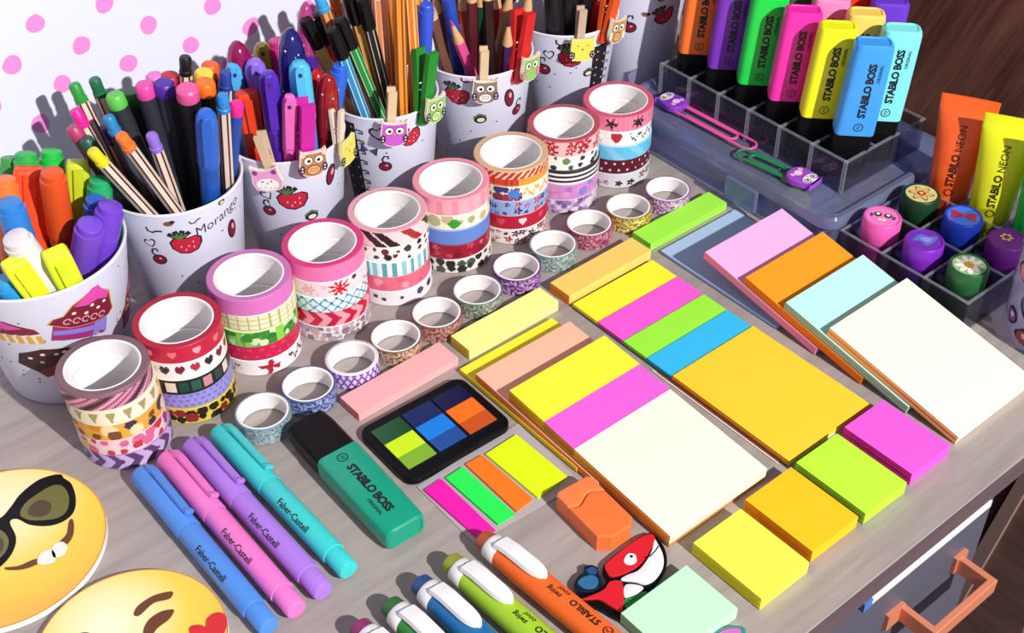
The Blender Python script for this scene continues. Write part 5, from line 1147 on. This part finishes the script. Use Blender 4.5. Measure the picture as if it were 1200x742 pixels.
cB('dark', (247, 74), (246, 240), .168, ('#e85a24', '#4a2420'), 'dark pen with an orange red end at the back of the lettered cup', dict(r=.0056, fb=-.7))
cB('round', (241, 130), (246, 230), .148, ('#1c54b4', '#2c68d0'), 'blue gel pen with a long clip beside the lettering', dict(r=.0066, hole=False, fb=0.7))
cB('liner', (264, 84), (266, 230), .158, (I, '#22409c'), 'ivory striped fineliner with a navy end')
cB('liner', (261, 111), (270, 225), .150, (I, '#2c88d4'), 'ivory striped fineliner with a sky blue end in front of the navy ended one', dict(fb=0.8))
cB('dark', (278, 120), (274, 225), .148, ('#ec2c94', '#2c50a8'), 'blue barrelled pen with a hot pink end at the rim of the lettered cup', dict(r=.0044, fb=0.1))
cC = lambda *a: pen('C', a[0], a[1], a[2], a[3], a[4], a[5], GC, a[6] if len(a) > 6 else None)
cC('jewel', (276, 48), (292, 170), .165, ('#8a1450',), 'plum jewel capped pen with a pointed top, beside the polka dots', dict(r=.0090))
cC('round', (272, 74), (288, 170), .155, ('#2f9ce4', '#48b4f0'), 'light blue gel pen beside the plum jewel capped pen')
cC('round', (297, 70), (305, 170), .158, ('#7a54d4', '#8c68e4'), 'lavender gel pen with a pierced clip', dict(r=.0070, fb=0.0))
cC('round', (306, 50), (318, 170), .165, ('#5c1c5c', '#b09a24'), 'olive capped gel pen at the back of the gel pen cup', dict(r=.0060))
cC('marker', (327, 46), (330, 170), .165, ('#4424a8', '#c82c84'), 'purple pen with a raspberry cap', dict(r=.0080, clip=False))
cC('round', (314, 84), (322, 170), .150, ('#4c20a0', '#5628b8'), 'deep violet gel pen in front of the raspberry capped one', dict(r=.0062))
cC('jewel', (339, 33), (350, 160), .168, ('#1c1c6a',), 'navy jewel capped pen, tallest in the gel pen cup', dict(r=.0086, fb=-0.6))
cC('round', (350, 72), (352, 170), .152, ('#2a94dc', '#52c0f4'), 'bright blue gel pen with a ring clip', dict(r=.0070, fb=0.35))
cC('jewel', (371, 80), (384, 170), .150, ('#b81820',), 'red jewel capped pen behind the magenta peg', dict(r=.0076))
cC('jewel', (384, 86), (394, 170), .148, ('#941418',), 'dark red jewel capped pen next to the red one', dict(r=.0076))
cC('flat', (289, 107), (312, 180), .140, ('#d8242c', '#e8401c'), 'red highlighter with a slanted orange top in the gel pen cup', dict(w=.016, d=.010))
cC('jewel', (312, 104), (340, 180), .140, ('#14306a',), 'glittery dark blue pen leaning in the gel pen cup', dict(r=.0090, fb=0.3))
cC('round', (339, 111), (348, 180), .140, ('#dc50a8', '#ec6cc0'), 'slim pink pen beside the big magenta peg', dict(r=.0048, fb=0.65))
cC('marker', (399, 76), (404, 150), .146, ('#2050b8', '#2e68dc'), 'royal blue marker pen between the gel pen cup and the striped pens', dict(r=.0060, clip=False))
cC('round', (362, 62), (366, 160), .156, ('#3c1c8c', '#4a28a4'), 'indigo gel pen behind the bright blue one', dict(r=.0056))
cC('marker', (334, 100), (340, 170), .144, ('#3a4a48', '#5c6a64'), 'grey green capped pen behind the slim pink pen', dict(r=.0058, clip=False, fb=-0.1))
cD = lambda *a: pen('D', a[0], a[1], a[2], a[3], a[4], a[5], GD, a[6] if len(a) > 6 else None)
cD('cap', (357, 22), (384, 90), .152, ('#ecc45c', '#141216', '#f4e0a0'), 'yellow striped fineliner with a black cap, nearest the gel pens', dict(fb=0.2))
cD('cap', (371, 16), (396, 90), .154, ('#b02a24', '#141216', '#e87c60'), 'dark red striped fineliner with a black cap', dict(fb=0.15))
cD('cap', (389, 34), (428, 120), .150, ('#2890c4', '#141216', '#e8f0f4'), 'light blue striped fineliner with a black cap, lowest of the row', dict(fb=0.6))
cD('cap', (398, 22), (440, 120), .152, ('#1f8a44', '#141216', '#c8e4b8'), 'green striped fineliner with a black cap', dict(fb=0.4))
cD('cap', (408, -8), (440, 100), .162, ('#c88838', '#141216', '#f0d09c'), 'tan striped fineliner with a black cap', dict(fb=0.0))
cD('cap', (424, -2), (460, 120), .160, ('#1a181c', '#141216', '#d8d0c0'), 'black striped fineliner with pale edge lines', dict(fb=0.3))
cD('liner', (373, -6), (390, 60), .164, ('#e8a868', '#3ca4e0', '#a8482c'), 'pale orange fineliner with a light blue end')
cD('liner', (390, -8), (402, 60), .166, ('#e88a3c', '#d4641c', '#8c3420'), 'orange fineliner with a rust end beside the blue ended one')
cC('jewel', (358, 2), (352, 150), .178, ('#a83c7c',), 'pink purple jewel capped pen standing tall at the back of the gel pen cup', dict(r=.0058, fb=-.8))
for i, (x, c, l) in enumerate(((441, '#f2905c', 'salmon orange striped fineliner, first of the orange row'), (455, '#e07a24', 'deep orange striped fineliner, second of the orange row'), (466, '#f09a34', 'golden orange striped fineliner, third of the orange row'), (478, '#e87f2a', 'orange striped fineliner, fourth of the orange row, next to the green peg'), (491, '#f4b04c', 'pale amber striped fineliner, last of the orange row'))):
    cD('stripe', (x, -22-4*i), (x+10, 110), .172-.002*i, (c, ['#f8d4b0', '#fbe0b0', '#8c3c1c', '#fbd490', '#c86a28'][i]), l)
cD('liner', (409, 96), (416, 130), .124, ('#c8362c', '#a82420', '#ecd8b8'), 'short red striped pen low beside the light blue striped one', dict(fb=0.45))
cD('marker', (500, 4), (496, 100), .160, ('#2c4cc8', '#3458d8'), 'blue marker pen behind the green peg', dict(r=.0052, clip=False, fb=-0.55))
cE = lambda *a: pen('E', a[0], a[1], a[2], a[3], a[4], a[5], GE, a[6] if len(a) > 6 else None)
cE('pencil', (528, 24), (554, 90), .132, ('#e8509c', '#c43c80'), 'pink colouring pencil with a sharpened wooden tip')
cE('pencil', (508, -14), (536, 90), .158, ('#6a3440', '#c89a6c'), 'maroon colouring pencil leaning behind the pink pencil')
cE('pencil', (500, -6), (526, 90), .160, ('#7a5040', '#d8a878'), 'brown colouring pencil with its wooden tip by the orange row')
cE('pencil', (538, -20), (552, 90), .166, ('#e0502c', '#d84a24'), 'orange red colouring pencil behind the pink pencil')
cE('pencil', (562, -24), (568, 90), .168, ('#124c28', '#0f4022'), 'dark green colouring pencil in the middle of the pencil cup')
cE('pencil', (582, -22), (578, 90), .168, ('#9c1420', '#901018'), 'crimson colouring pencil beside the dark green one')
cE('pencil', (596, 24), (594, 90), .134, ('#43164c', '#3c1244'), 'dark purple colouring pencil with a pale tip beside the red peg')
cE('pencil', (600, -18), (584, 90), .164, ('#a87c50', '#8c6440'), 'tan wooden pencil leaning behind the dark purple pencil')
cE('pencil', (552, -30), (560, 90), .170, ('#5c1824', '#4c1420'), 'burgundy colouring pencil at the back of the pencil cup')
cE('pencil', (622, -20), (610, 90), .166, ('#e02818', '#d82414'), 'bright red colouring pencil beside the red peg')
cE('pencil', (570, -34), (572, 90), .172, ('#281418', '#201014'), 'blackish colouring pencil at the back of the pencil cup')
cE('marker', (524, -10), (540, 90), .160, ('#2848b0', '#2c50c4'), 'blue marker pen behind the maroon pencil', dict(r=.0046, clip=False))
cF = lambda *a: pen('F', a[0], a[1], a[2], a[3], a[4], a[5], GF, a[6] if len(a) > 6 else None)
for i, (x, y, x2, r_, l) in enumerate(((648, -14, 652, .0070, 'fat black marker pen nearest the red peg'), (668, -16, 666, .0070, 'fat black marker pen beside the yellow owl peg'), (688, -20, 682, .0066, 'black marker pen behind the yellow owl'), (658, -34, 660, .0066, 'tall black marker pen at the back of the black pen cup'))):
    cF('marker', (x, y), (x2, 60), .150+.006*(i == 3), ('#101013', '#16161a'), l, dict(r=r_, clip=i == 1))
cF('jewel', (712, -20), (700, 60), .152, ('#c01c1c',), 'red jewel capped pen between the owl pegs', dict(r=.0076))
cF('marker', (728, -22), (712, 60), .150, ('#e8481c', '#ee5a24'), 'orange marker pen beside the tan owl peg', dict(r=.0060))
cG = lambda *a: pen('G', a[0], a[1], a[2], a[3], a[4], a[5], GG, a[6] if len(a) > 6 else None)
cG('marker', (768, -30), (766, 20), .140, ('#3c9c34', '#48b03c'), 'green marker pen in the cup behind the rack', dict(r=.0068, clip=False))
cG('marker', (748, -34), (750, 20), .142, ('#16161a', '#1c1c20'), 'black pen beside the green one in the cup behind the rack', dict(r=.0070))
cG('jewel', (792, -26), (786, 30), .142, ('#8c1c28',), 'dark red speckled pen at the rim of the cup behind the rack', dict(r=.0056))
for key in 'ABCDEFG': solve(key)
